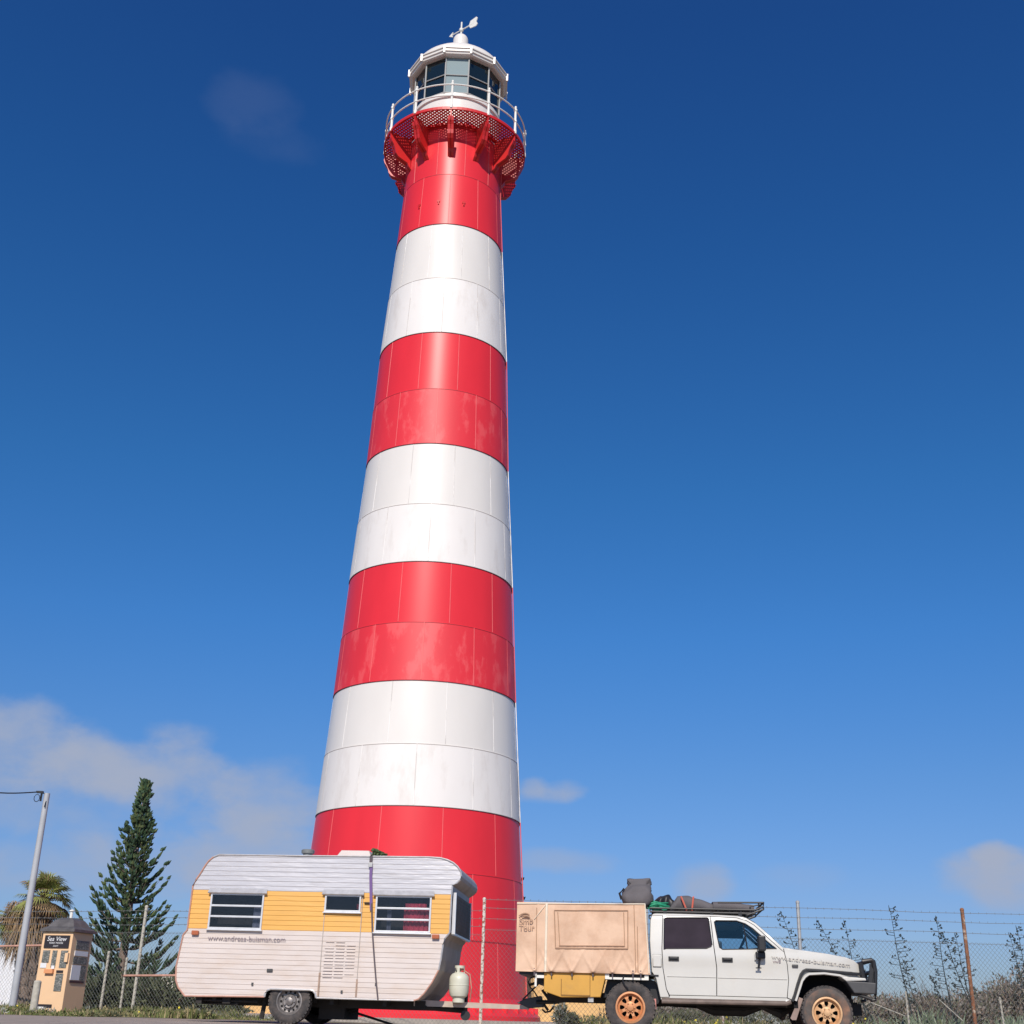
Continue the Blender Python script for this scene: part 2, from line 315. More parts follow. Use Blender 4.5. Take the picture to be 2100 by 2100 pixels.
# ------------------------------------------------------------------ lighthouse
TD = 36.0
tbase = at(832, 2096, TD); TX = tbase.x + .04
def hz(py, r):      # height whose front point (towards camera) projects to py
    lo, hi = -1.0, 60.0; 
    dx = Vector((0 - TX, -TD)).normalized()
    for _ in range(50):
        mid = (lo + hi) / 2
        if proj_y((TX + dx.x * r, TD + dx.y * r, mid)) > py: lo = mid
        else: hi = mid
    return (lo + hi) / 2
def halfw(px, z):   # half width in px at height z -> metres
    d = Vector((TX, TD, z - CAM_H)).dot(Fw); return px * d / F_PX
ap = [2088, 1924, 1785, 1653, 1525, 1396, 1276, 1152, 1033, 910, 797.6, 682, 570, 460, 358, 262]
wd = [(1653, 207.5), (1396, 185), (1152, 165.8), (910, 143.8), (682, 128.5), (460, 107), (358, 98)]
# radius as function of height
zr = []
for y, w in wd:
    r = 2.4
    for _ in range(6):
        z = hz(y, r); r = halfw(w, z)
    zr.append((z, r))
zr.append((hz(262, 1.75), zr[-1][1] - .02)); zr.append((60, zr[-1][1] - .02))
zr.insert(0, (0.0, zr[0][1] + (zr[0][1] - zr[1][1]) / (zr[1][0] - zr[0][0]) * zr[0][0]))
def rad(z):
    for (a, ra), (b, rb) in zip(zr, zr[1:]):
        if z <= b: return ra + (rb - ra) * (z - a) / (b - a)
    return zr[-1][1]
zs = []
for y in ap:
    r = 2.5
    for _ in range(6):
        z = hz(y, r); r = rad(max(z, 0))
    zs.append(z)
print('tower X', round(TX, 2), 'courses', [round(z, 2) for z in zs], 'radii', [round(rad(max(z,0)), 2) for z in zs])
LH = thing('lighthouse', 'tall red and white banded steel lighthouse with a railed gallery and domed lantern', 'lighthouse', (TX, TD, 0))
# bands: list of colours per course pair
cols = ['r', 'r', 'r', 'w', 'w', 'r', 'r', 'w', 'w', 'r', 'r', 'w', 'w', 'r', 'r']
phi0 = math.atan2(-TD, -TX)          # direction towards camera
NSEG = 132; NP = 11
def course(i, mb, mi_paint, mi_seam, mi_dark):
    z0, z1 = zs[i], zs[i + 1]; lower = (i in (0, 1, 3, 5, 7, 9, 11, 13))
    st = .020 if lower else 0.0
    if i == 2: st = 0.0
    mb.lathe([(rad(max(z0, 0)) + st, z0), (rad(z1) + st, z1), (rad(z1) - .03, z1 + .002)], NSEG, mi_paint)
    # horizontal joint beads; the lip's shading is put into their dark colour
    if lower:
        mb.lathe([(rad(z1) + st + .001, z1 - .020), (rad(z1) + st + .006, z1 - .018), (rad(z1) + st + .006, z1 - .002), (rad(z1) + st - .002, z1 + .001)], NSEG, mi_dark)
        mb.lathe([(rad(max(z0, 0)) + st + .004, z0 + .004), (rad(max(z0, 0)) + st + .005, z0 + .014), (rad(max(z0, 0)) + st, z0 + .016)], NSEG, mi_dark)
    base = (R(-2.9) if (i % 2 == 1) else R(12.9))
    for k in range(NP):
        a = phi0 + base + 2 * math.pi * k / NP
        hw = 0.012 / rad(z0 if z0 > 0 else 0)
        vs = []
        for z in (z0 + .03, z1 - .005):
            rr = rad(max(z, 0)) + st
            for da, dr in ((-hw, .002), (-hw * .6, .007), (hw * .6, .007), (hw, .002)):
                vs.append(((rr + dr) * math.cos(a + da), (rr + dr) * math.sin(a + da), z))
        mb.add(vs, [(0, 1, 5, 4), (1, 2, 6, 5), (2, 3, 7, 6)], mi_seam)
i = 0
while i < 15:
    j = i
    while j < 15 and cols[j] == cols[i]: j += 1
    mb = MB()
    for k in range(i, j): 
        worn = k in (5, 9)
        wornw = k in (3, 7, 11)
        course(k, mb, 1 if (worn or wornw) else 0, 2, 3)
    if cols[i] == 'r': o = mb.build('red_band', [m_red, m_redw, m_redseam, m_dkseam], LH, smooth=True, angle=30)
    else: o = mb.build('white_band', [m_white, m_whitew, m_whseam, mat('joint_line_grey', (.42, .37, .34), rough=.7)], LH, smooth=True, angle=30)
    o['label'] = {0: 'lowest red band of the tower behind the caravan', 3: 'lowest white band of the tower', 5: 'second red band from the ground', 7: 'middle white band of the tower', 9: 'third red band with faded patches', 11: 'uppermost white band of the tower', 13: 'red band right under the gallery'}[i]
    i = j
# small ventilator fittings on the top red band
for dx in (-22, -9, 8):
    mb = MB(); a = phi0 + math.asin(max(-1, min(1, dx / 27.0)) * .75) ; z = hz(412, rad(zs[13])) 
    mb.box(-.05, .05, -.05, .05, z - .02, z + .05, M=Matrix.Translation((math.cos(a) * rad(z), math.sin(a) * rad(z), 0)) @ Matrix.Rotation(a, 4, 'Z'))
    mb.box(-.03, .06, -.02, .02, z - .12, z - .02, M=Matrix.Translation((math.cos(a) * rad(z), math.sin(a) * rad(z), 0)) @ Matrix.Rotation(a, 4, 'Z'))
    mb.build('wall_fitting', m_gal, LH)
# base flange with bolts, and conduit
mb = MB(); r0 = rad(0)
mb.lathe([(r0 + .03, .62), (r0 + .05, .58), (r0 + .10, .45), (r0 + .36, .20), (r0 + .36, .10), (r0, .10)], NSEG)
for k in range(44):
    a = 2 * math.pi * k / 44
    mb.box(r0 + .02, r0 + .30, -.02, .02, .18, .42, M=Matrix.Rotation(a, 4, 'Z'))
mb.build('base_flange', m_red, LH, smooth=True)
mb = MB(); a = phi0 + R(78)
for z0, z1 in zip(zs[:-1], zs[1:]):
    mb.tube([((rad(max(z0, 0)) + .05) * math.cos(a), (rad(max(z0, 0)) + .05) * math.sin(a), max(z0, .1)), ((rad(z1) + .05) * math.cos(a), (rad(z1) + .05) * math.sin(a), z1)], .014, 8, cols[zs.index(z0)] == 'w')
mb.build('conduit', [m_redseam, m_whseam], LH, smooth=True)

# gallery
RW = rad(zs[14]) ; ZD = hz(219, 2.55); RD = 2.5
for _ in range(6): RD = halfw(144.6, ZD); ZD = hz(219, RD)
ZI = ZD
print('gallery', ZD, RD, RW, 'course top', zs[15])
mb = MB()  # rings
for rr, w in ((RD, .05), (RW + .04, .04)):
    mb.lathe([(rr, ZD - .10), (rr, ZD + .01), (rr - w, ZD + .01), (rr - w, ZD - .10)], 96, closed=True)
p = .105
for sgn in (1, -1):
    k = -int(RD * 2 / p)
    while k * p < RD * 2:
        c = k * p  # line x*cos45 + sgn*y*sin45 = c
        if abs(c) < RD - .04:
            hl = math.sqrt((RD - .04) ** 2 - c * c); hi = math.sqrt((RW + .03) ** 2 - c * c) if abs(c) < RW + .03 else 0
            n = Vector((math.cos(R(45)), sgn * math.sin(R(45)), 0)); t = Vector((-n.y, n.x, 0))
            segs = [(-hl, -hi), (hi, hl)] if hi else [(-hl, hl)]
            for a0, b0 in segs:
                P = n * c + t * a0; Q = n * c + t * b0; h = n * .026; zz = ZD - (.03 if sgn > 0 else .045)
                vs = [P - h, P + h, Q + h, Q - h]
                mb.add([(v.x, v.y, zz) for v in vs] + [(v.x, v.y, zz - .012) for v in vs], [(0, 1, 2, 3), (7, 6, 5, 4), (0, 4, 5, 1), (2, 6, 7, 3), (1, 5, 6, 2), (3, 7, 4, 0)])
        k += 1
mb.build('gallery_grating', m_gal, LH)
mb = MB(); mb.lathe([(RW, zs[15] - .01), (RW, ZD)], 96)
mb.build('gallery_collar', m_gal, LH, smooth=True)
BR = RD - RW
prof = [(RD - .02, -.10), (RD - .02, -.36), (RD - .06, -.50), (RD - .14, -.62), (RD - .20, -.78), (RD - .23, -.92), (RD - .33, -1.04), (RD - .48, -1.10), (RW + .16, -1.18), (RW + .10, -1.30), (RW + .01, -1.40), (RW + .01, -.10)]
for k in range(12):
    a = phi0 + R(-4.5) + k * R(30)
    mb = MB(); n = len(prof)
    mb.prism([(x, z + ZD) for x, z in prof], -.02, .02)
    # flange along the curved lower edge
    for (xa, za), (xb, zb) in zip(prof[1:10], prof[2:11]):
        mb.add([(xa, -.10, za + ZD), (xa, .10, za + ZD), (xb, .10, zb + ZD), (xb, -.10, zb + ZD), (xa - .015, -.10, za + ZD + .01), (xa - .015, .10, za + ZD + .01), (xb - .015, .10, zb + ZD + .01), (xb - .015, -.10, zb + ZD + .01)],
               [(0, 1, 2, 3), (7, 6, 5, 4), (0, 4, 5, 1), (2, 6, 7, 3), (1, 5, 6, 2), (3, 7, 4, 0)])
    o = mb.build('gallery_bracket', m_gal, LH); o.rotation_euler.z = a
mbr = MB()
ZRT = hz(173.5, RD - .03) - ZD
print('rail h', ZRT)
for zz in (ZD + ZRT, ZD + ZRT * .5):
    N = 96; pts = [((RD - .03) * math.cos(2 * math.pi * j / N), (RD - .03) * math.sin(2 * math.pi * j / N), zz) for j in range(N + 1)]
    mbr.tube(pts, .026, 8, cap=False)
mbr.build('gallery_rail', m_rail, LH, smooth=True)
for k in range(12):
    a = phi0 + R(-4.5) + k * R(30); mb = MB(); x = RD - .03
    q_ = ZRT / 1.02; mb.lathe([(r_, ZD + h_ * q_) for r_, h_ in [(0, -.05), (.06, -.05), (.06, .1), (.045, .14), (.042, .46), (.06, .48), (.06, .55), (.042, .57), (.040, .95), (.062, .98), (.062, 1.06), (.03, 1.09), (.045, 1.14), (.034, 1.19), (0, 1.21)]], 10, c=(x, 0))
    o = mb.build('rail_post', m_rail, LH, smooth=True); o.rotation_euler.z = a

# lantern room
RG = 1.5; ZG0 = hz(190, 1.5)
for _ in range(6): RG = halfw(89, hz(150, RG))
RC = halfw(100.5, hz(100, RG + .2)); ZG0 = hz(190, RG); ZG1 = hz(110, RG)
ZB = hz(110, RC * math.cos(R(15))); ZT = hz(98, RC * math.cos(R(15)))
print('lantern', RG, RC, ZG0, ZG1, ZB, ZT)
RL = RG * .985
mb = MB(); mb.lathe([(RL, ZD - .02), (RL, ZG0 - .22), (RL + .06, ZG0 - .20), (RL + .06, ZG0 - .10), (RL + .02, ZG0 - .08), (RL + .02, ZG0), (RL - .1, ZG0)], 96)
mb.build('lantern_wall', m_white, LH, smooth=True)
ph = phi0 + R(-17.7)
def gon(r, k, z, off=0.0): a = ph + R(30) * k + off; return Vector((r * math.cos(a), r * math.sin(a), z))
ZM = hz(152, RG)
ZGt = ZB + .02
for k in range(12):
    for (za, zb) in ((ZG0, ZM), (ZM, ZGt)):
        mb = MB(); A0, B0 = gon(RG - .03, k, za), gon(RG - .03, k + 1, za)
        mb.add([A0, B0, B0 + Vector((0, 0, zb - za)), A0 + Vector((0, 0, zb - za))], [(0, 1, 2, 3)])
        mb.build('lantern_pane', m_greypane if k == 0 else m_lglass, LH)
mb = MB()
for k in range(12):
    mb.tube([gon(RG, k, ZG0), gon(RG, k, ZGt)], .028, 6)
    mb.tube([gon(RG, k, ZM), gon(RG, k + 1, ZM)], .02, 6)
    mb.tube([gon(RG, k, ZG0 + .03), gon(RG, k + 1, ZG0 + .03)], .03, 6)
mb.build('glazing_bars', mat('glazing_bar', (.42, .42, .40), rough=.5), LH)
# cornice and dome
mb = MB()
H = ZT - ZB
mb.lathe([(RG - .05, ZB + .01), (RC - .10, ZB), (RC - .04, ZB + .03), (RC - .02, ZB + H * .35), (RC + .02, ZB + H * .42), (RC + .02, ZB + H * .78), (RC + .06, ZB + H * .84), (RC + .06, ZT), (RC - .02, ZT + .02), (RC - .25, ZT + .06)], 12, phase=ph)
ZDM = ZT + .05; RDm = RC - .10
ZC = hz(85, 0); RB = halfw(15.5, ZC); ZTOP = ZC + RB
cdir = Vector((-TX, -TD)).normalized()
def sil(hd_): return min(proj_y((TX + cdir.x * RDm * math.cos(t_ / 30 * 1.57), TD + cdir.y * RDm * math.cos(t_ / 30 * 1.57), ZDM + hd_ * math.sin(t_ / 30 * 1.57))) for t_ in range(31))
hd = .2
while sil(hd) > 87.5 and hd < 2: hd += .01
print('dome', ZTOP, RB, hd)
mb.lathe([(RDm * math.cos(t * math.pi / 2 / 12) if t < 12 else .15, ZDM + hd * math.sin(t * math.pi / 2 / 12)) for t in range(0, 12)] + [(.0, ZDM + hd)], 48)
for k in range(12):
    P = gon(RC + .04, k, ZB + H * .2); mb.box(-.035, .035, -.035, .035, ZB - .02, ZT + .02, M=Matrix.Translation((P.x, P.y, 0)))
mb.build('lantern_roof', m_white, LH, smooth=True, angle=25)
mb = MB(); z0 = ZDM + hd - .06; zs1 = ZC
mb.lathe([(RB * 1.25, z0 - .03), (RB * 1.15, z0 + .05), (RB, z0 + .10), (RB, zs1)] + [(RB * math.cos(t), zs1 + RB * math.sin(t)) for t in [i * math.pi / 2 / 8 for i in range(1, 9)]], 32)
mb.build('roof_ventilator', m_white, LH, smooth=True)
ztp = hz(46, 0); vz = hz(62, 0)
mb = MB(); mb.tube([(0, 0, ZTOP - .03), (0, 0, ztp)], .032, 8); mb.lathe([(0, vz - .10), (.07, vz - .06), (.09, vz), (.07, vz + .06), (0, vz + .10)], 14)
mb.build('vane_spindle', m_rail, LH, smooth=True)
mb = MB(); vl = halfw(1, vz)
mb.tube([(-19 * vl, 0, 0), (26 * vl, 0, 0)], .024, 8)
mb.prism([(-25 * vl, 0), (-17 * vl, .12), (-19 * vl, 0), (-17 * vl, -.12)], -.02, .02)
mb.prism([(16 * vl, 0), (19 * vl, .19), (31 * vl, .24), (33.5 * vl, .17), (31 * vl, .02), (34 * vl, -.12), (31 * vl, -.19), (19 * vl, -.15)], -.015, .015)
o = mb.build('weather_vane', m_rail, LH); o.location = (0, 0, vz); o.rotation_euler = (0, 0, R(-38)); o.scale = (1.28, 1, 1)
# concrete pad
mb = MB(); mb.lathe([(0, .1), (r0 + 4.2, .1), (r0 + 4.2, -.02)], 64, c=(TX, TD)); tag(mb.build('concrete_pad', m_conc), kind='structure')

# ------------------------------------------------------------------ vehicles' common frame
ANG = R(6.0); DIRV = Vector((math.cos(ANG), -math.sin(ANG))); NRM = Vector((math.sin(ANG), math.cos(ANG)))  # NRM points away from the camera
class Frame:
    def __init__(s, px, D, off=0.0):
        d = ray(px, 2100); P = Vector((d.x * D / d.y, D)); s.o = P + NRM * off
    def sz(s, px, py, off=0.0):
        d = ray(px, py); o = s.o + NRM * off
        # t*(dx,dy) = o + u*DIRV
        n = NRM; t = (o.x * n.x + o.y * n.y) / (d.x * n.x + d.y * n.y)
        P = Vector((d.x * t, d.y * t)) - o
        return P.dot(DIRV), CAM_H + d.z * t
    def pl(s, pts, off=0.0): return [s.sz(x, y, off) for x, y in pts]
UF = Frame(1293, 19.45)      # ute outer side plane (s=0 at rear wheel)
CF = Frame(593.7, 19.95)      # caravan near side
CF.o = UF.o + DIRV * ((CF.o - UF.o).dot(DIRV)) - NRM * 0.20
print('ute scale', UF.sz(1696, 2079), 'caravan wheel', CF.sz(593.7, 2057), 'ground', CF.sz(593.7, 2100), UF.sz(1293, 2119), UF.sz(1293, 2069))

def wheel(name, parent, r, w, x, y, z, rimr, rim_mat, wall_mat, kind, face=-1):
    """wheel with axis along local y; outer face at y (towards -y if face=-1)"""
    e = bpy.data.objects.new(name, None); COL.objects.link(e); e.parent = parent; e.location = (x, y, z); e.empty_display_size = .2
    mb = MB(); hw = w / 2; P = [(rimr, -hw * .80), (rimr + .02, -hw * .95), ((r + rimr) / 2, -hw * 1.04), (r - .035, -hw * .98), (r - .010, -hw * .86), (r, -hw * .6), (r, 0), (r, hw * .6), (r - .01, hw * .86), (r - .035, hw * .98), ((r + rimr) / 2, hw * 1.04), (rimr + .02, hw * .95), (rimr, hw * .8)]
    mb.lathe(P, 56, 0, axis='y')
    for k in range(len(mb.f)):
        ring = k // 56
        if ring in (1, 2, 9, 10): mb.m[k] = 1
    nb = 36
    for k in range(nb):   # tread lugs
        a = 2 * math.pi * k / nb; Mx = Matrix.Rotation(a, 4, 'Y')
        for yy0, yy1, da in ((-hw * .92, -hw * .35, 0), (-hw * .3, hw * .3, .5), (hw * .35, hw * .92, 0)):
            Mx = Matrix.Rotation(a + da * 2 * math.pi / nb, 4, 'Y')
            mb.box(-r * .055, r * .055, yy0, yy1, r - .018, r + .010 - (.006 if da == 0 else 0), 0, M=Mx)
    mb.build('tyre', [m_rub, wall_mat], e, smooth=True, angle=40)
    f = face; mb = MB()
    Y = lambda d: f * (hw * .86 - d)
    if kind == 'bronze':
        mb.lathe([(rimr + .012, Y(-.006)), (rimr - .012, Y(-.010)), (rimr - .022, Y(.02)), (rimr - .03, Y(.055))], 48, axis='y')
        # disc with openings: build as spokes ring
        nsp = 8; ri, ro = rimr * .36, rimr - .028
        mb.lathe([(ro, Y(.055)), (ro - .022, Y(.045))], 48, axis='y')
        mb.lathe([(ri + .012, Y(.03)), (ri - .01, Y(.018)), (rimr * .24, Y(.016)), (rimr * .22, Y(-.012)), (rimr * .10, Y(-.016)), (0, Y(-.016))], 32, axis='y')
        for k in range(nsp):
            a0 = 2 * math.pi * (k + .5) / nsp; vs = []
            for rr, wdt, dep in ((ri, .30, .028), ((ri + ro) / 2, .155, .024), (ro - .018, .22, .044)):
                for s_ in (-1, 1):
                    aa = a0 + s_ * wdt * (ri / rr if rr == ri else 1); vs.append((rr * math.cos(aa), Y(dep), rr * math.sin(aa)))
            mb.add(vs, [(0, 1, 3, 2), (2, 3, 5, 4)])
            mb.add([(v[0], v[1] + (-f) * .03, v[2]) for v in vs], [(0, 1, 3, 2), (2, 3, 5, 4)])
            for a_, b_ in ((0, 2), (2, 4), (1, 3), (3, 5)):
                mb.add([vs[a_], vs[b_], (vs[b_][0], vs[b_][1] - f * .03, vs[b_][2]), (vs[a_][0], vs[a_][1] - f * .03, vs[a_][2])], [(0, 1, 2, 3)])
        for k in range(6):
            a0 = 2 * math.pi * k / 6; mb.lathe([(.011, Y(.02)), (.011, Y(.0)), (0, Y(.0))], 8, axis='y', c=(rimr * .30 * math.cos(a0), rimr * .30 * math.sin(a0)))
    else:
        mb.lathe([(rimr + .01, Y(-.004)), (rimr - .008, Y(-.008)), (rimr - .02, Y(.03)), (rimr - .035, Y(.045)), (rimr - .05, Y(.05)), (rimr * .58, Y(.045)), (rimr * .5, Y(.015)), (rimr * .32, Y(.02)), (rimr * .3, Y(.0)), (rimr * .18, Y(-.01)), (0, Y(-.012))], 48, axis='y')
        for k in range(12):
            a0 = 2 * math.pi * k / 12; mb.lathe([(.017, Y(.036)), (0, Y(.036))], 8, 1, axis='y', c=(rimr * .72 * math.cos(a0), rimr * .72 * math.sin(a0)))
        for k in range(5):
            a0 = 2 * math.pi * k / 5; mb.lathe([(.012, Y(.02)), (.012, Y(-.005)), (0, Y(-.005))], 8, axis='y', c=(rimr * .4 * math.cos(a0), rimr * .4 * math.sin(a0)))
    mb.build('rim', [rim_mat, m_hole], e, smooth=True, angle=30)
    mb = MB(); mb.lathe([(rimr, 0), (0, f * .01)], 32, axis='y'); mb.lathe([(rimr * .99, -hw * .8), (rimr * .99, hw * .8)], 32, axis='y'); mb.build('brake_drum', m_hole, e)
    return e

# ------------------------------------------------------------------ caravan
CV = thing('caravan', 'old white caravan with a yellow window band parked in front of the lighthouse', 'caravan', (CF.o.x, CF.o.y, 0), -ANG)
CW = 2.05
out_px = [(379.3, 2042.6), (365.6, 2024.9), (360.7, 2009), (361.6, 1981.6), (369.5, 1946.2), (376, 1916.7), (384.3, 1906.9), (388, 1876), (392, 1846), (396, 1816.4), (403, 1803), (412.8, 1789), (420, 1777), (428, 1766), (438.3, 1757.4), (450, 1752.8),
          (615, 1755.2), (765.9, 1756.6), (880, 1758), (903, 1759.5), (918, 1763.5), (930, 1769.5), (939, 1777.5), (944.9, 1787), (946.5, 1797), (944, 1804), (938, 1810), (928, 1816.4), (926, 1838), (922.3, 1912.8), (912.4, 1924.6), (908.5, 1938.3), (904.6, 1965.9), (899.6, 1989.5), (885.9, 2015), (870.1, 2036.7), (858.3, 2048.5), (848.5, 2052),
          (777.7, 2050.4), (648.5, 2046.5), (647, 2038), (642.5, 2032), (636, 2030.3), (556, 2028.2), (549, 2030.5), (544.5, 2036.7), (542.5, 2044.3), (470, 2043.3)]
cout = CF.pl(out_px)
zb = sum(CF.sz(x, y)[1] for x, y in ((470, 2043.3), (777, 2050.4))) / 2
zy0 = (CF.sz(384, 1905)[1] + CF.sz(922, 1914.7)[1]) / 2; zy1 = (CF.sz(396, 1825.2)[1] + CF.sz(924, 1834)[1]) / 2
print('caravan z', zb, zy0, zy1, 'roof', CF.sz(615, 1755)[1], 's', CF.sz(361, 2000)[0], CF.sz(945, 1797)[0])
def rect(px0, py0, px1, py1, x_at=None):
    a = CF.sz(px0, py0); b = CF.sz(px1, py1); return (a[0], b[1], b[0], a[1])   # s0,z0,s1,z1
W1 = rect(432, 1832, 541, 1906.5); W1 = (CF.sz(430, 1870)[0], CF.sz(480, 1906)[1], CF.sz(540, 1870)[0], CF.sz(480, 1832)[1])
W2 = (CF.sz(666.5, 1852)[0], CF.sz(700, 1870.5)[1], CF.sz(741, 1852)[0], CF.sz(700, 1835)[1])
W3 = (CF.sz(769.5, 1875)[0], CF.sz(825, 1913)[1], CF.sz(884.5, 1875)[0], CF.sz(825, 1837)[1])
holes = []
for w in (W1, W2, W3):
    e = .02; holes.append([(w[0] + e, w[1] + e), (w[2] - e, w[1] + e), (w[2] - e, w[3] - e), (w[0] + e, w[3] - e)])
pitch = (zy1 - zy0) / 8.0
zc = []; k = -24
while zy0 + k * pitch < 2.7:
    z = zy0 + k * pitch
    if z > .3: zc += [z - .0001, z + .007]
    k += 1
def lap(z):
    f = ((z - zy0) / pitch) % 1.0
    if f * pitch < .0065: return -.0055 * (f * pitch / .0065)
    return -.0055 * (1 - (f * pitch - .0065) / (pitch - .0065))
def cfn(s, z, t): 
    wob = .004 * math.sin(s * 2.3 + z * 3) + .003 * math.sin(s * 5.1 - z * 2)
    return (s, (lap(z) + wob) if t == 0 else .03, z)
def cmat(s, z): return 0 if z < zy0 else (1 if z < zy1 else 2)
plate('side_wall', cout, holes, [m_cream, m_yel, m_alu], CV, cfn, zcuts=zc + [zy0, zy1], xcuts=[i * .45 for i in range(-5, 8)], matfn=cmat, smooth=False)
plate('side_wall', cout, [], [m_cream, m_yel, m_alu], CV, lambda s, z, t: (s, CW - lap(z) if t == 0 else CW - .03, z), zcuts=[zy0, zy1], matfn=cmat, smooth=False)
# wrap-around skin
mb = MB(); n = len(cout)
def skinseg(i0, i1, mi):
    for i in range(i0, i1):
        a, b = cout[i], cout[i + 1]
        mb.add([(a[0], .0, a[1]), (a[0], CW, a[1]), (b[0], CW, b[1]), (b[0], .0, b[1])], [(0, 1, 2, 3)], mi)
skinseg(0, 14, 0); skinseg(14, 21, 1); skinseg(21, 37, 2)
mb.build('body_skin', [m_cream, m_alu, m_skin], CV, smooth=True, angle=60)
mb = MB(); si0, si1 = cout[0][0] + .05, cout[37][0] - .02
mb.box(si0, cout[46][0], .03, CW - .03, zb + .02, zb + .05); mb.box(cout[39][0], si1, .03, CW - .03, zb + .02, zb + .05)
mb.build('floor', m_chas, CV)
# rubbing trim round the outline
mb = MB(); tr = [(x, -.006, z) for x, z in cout[0:38]]
mb.tube(tr[:15], .013, 6, 1); mb.tube(tr[14:30], .013, 6, 0); mb.tube(tr[29:], .013, 6, 1 if False else 0)
mb.tube([(x, -.008, z) for x, z in cout[33:38]], .012, 6, 1)
mb.tube([(x, -.008, z) for x, z in cout[39:47]], .015, 6, 0)
mb.tube([(x, -.006, z) for x, z in (cout[37], cout[38], cout[39])], .012, 6, 0); mb.tube([(x, -.006, z) for x, z in (cout[46], cout[47], cout[0])], .012, 6, 1)
mb.build('edge_trim', [m_trim, m_rust], CV, smooth=True)
# wheel arch liner
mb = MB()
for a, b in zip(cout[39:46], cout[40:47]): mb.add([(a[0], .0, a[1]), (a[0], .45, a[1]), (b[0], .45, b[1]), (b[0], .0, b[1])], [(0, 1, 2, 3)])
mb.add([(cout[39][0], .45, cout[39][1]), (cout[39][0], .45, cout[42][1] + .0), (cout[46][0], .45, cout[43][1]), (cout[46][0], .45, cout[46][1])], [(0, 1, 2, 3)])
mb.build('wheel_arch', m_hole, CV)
# interior
mb = MB(); mb.box(cout[8][0] + .12, cout[28][0] - .08, .34, CW - .06, zy0 - .02, zy1 + .02); mb.build('interior', mat('dark_interior', (.02, .018, .018), rough=.9, var=.5, vscale=5), CV)
def win(w, bars, label, curtain=None):
    s0, z0, s1, z1 = w; e = bpy.data.objects.new('window', None); COL.objects.link(e); e.parent = CV; e['label'] = label
    mb = MB(); fw = .027
    mb.box(s0, s1, -.03, .01, z0, z0 + fw); mb.box(s0, s1, -.03, .01, z1 - fw, z1); mb.box(s0, s0 + fw, -.032, .012, z0 + fw, z1 - fw); mb.box(s1 - fw, s1, -.032, .012, z0 + fw, z1 - fw)
    mb.box(s0 - .015, s1 + .015, -.05, .005, z0 - .02, z0 - .001)
    for b in range(1, bars):
        zz = z0 + fw + (z1 - z0 - 2 * fw) * b / bars; mb.box(s0 + fw, s1 - fw, -.036, .008, zz - .014, zz + .014)
    mb.build('window_frame', m_frame, e, bevel=.003)
    mb = MB()
    for b in range(bars):
        za = z0 + fw + (z1 - z0 - 2 * fw) * b / bars; zb_ = z0 + fw + (z1 - z0 - 2 * fw) * (b + 1) / bars
        mb.box(s0 + fw, s1 - fw, -.004 - .008 * (bars > 1), -.001 - .008 * (bars > 1), za + .012 * (b > 0), zb_ - .012 * (b < bars - 1))
    mb.build('window_pane', g_car, e)
    # awning / rain hood
    mb = MB(); mb.add([(s0 - .03, -.012, z1 + .075), (s1 + .03, -.012, z1 + .075), (s1 + .045, -.065, z1 + .005), (s0 - .045, -.065, z1 + .005), (s0 - .03, .0, z1 + .06), (s1 + .03, .0, z1 + .06), (s1 + .045, -.05, z1 - .01), (s0 - .045, -.05, z1 - .01)],
           [(0, 1, 2, 3), (7, 6, 5, 4), (0, 4, 5, 1), (2, 6, 7, 3), (1, 5, 6, 2), (3, 7, 4, 0)])
    mb.build('rain_hood', m_trim, e)
    if curtain:
        for (a, b, c0, c1, mt) in curtain:
            mb = MB(); N = 24; xa = s0 + (s1 - s0) * a; xb = s0 + (s1 - s0) * b; za = z0 + (z1 - z0) * c0; zb2 = z0 + (z1 - z0) * c1; vs = []
            for j in range(N + 1):
                x = xa + (xb - xa) * j / N; y = .055 + .012 * math.sin(j * 1.7) + .005 * math.sin(j * 3.1)
                vs += [(x, y, za), (x, y, zb2)]
            mb.add(vs, [(2 * j, 2 * j + 2, 2 * j + 3, 2 * j + 1) for j in range(N)]); mb.build('curtain', mt, e, smooth=True)
    return e
win(W1, 3, 'left louvred window with three dark panes', [(.80, .98, .03, .65, m_bluel)])
win(W2, 1, 'small single pane window in the door', [(.86, .94, .2, .5, m_redl)])
win(W3, 3, 'right louvred window with a red curtain behind it', [(.50, .97, .03, .68, m_redl), (.52, .90, .62, .80, m_redl), (.20, .28, .05, .62, m_bluel)])
# door outline grooves, vent embossing
mb = MB(); ds0 = CF.sz(659, 1960)[0]; ds1 = CF.sz(736, 1960)[0]
for s_ in (ds0, ds1): mb.box(s_ - .005, s_ + .005, -.016, -.004, zb + .03, zy1 + .02)
mb.box(ds0, ds1, -.016, -.004, zy1 + .015, zy1 + .025)
mb.box(ds0 - .012, ds0 + .012, -.02, -.002, zb + .04, zb + .36, 1); mb.box(ds1 - .012, ds1 + .012, -.02, -.002, zb + .04, zb + .28, 1)
zv0, zv1 = CF.sz(700, 2005)[1], CF.sz(700, 1932)[1]
for c in range(3):
    xa = ds0 + .05 + c * (ds1 - ds0 - .08) / 3; xb = xa + (ds1 - ds0 - .08) / 3 - .03; z = zv0
    while z < zv1:
        if random.random() < .85: mb.box(xa + random.uniform(-.01, .01), xb, -.018, -.004, z, z + .008, 2)
        z += .045
mb.build('door_trim', [mat('door_joint', (.40, .36, .33), rough=.7), mat('rust_streak', (.36, .25, .19), rough=.8, var=.3, vscale=14), m_cream], CV)
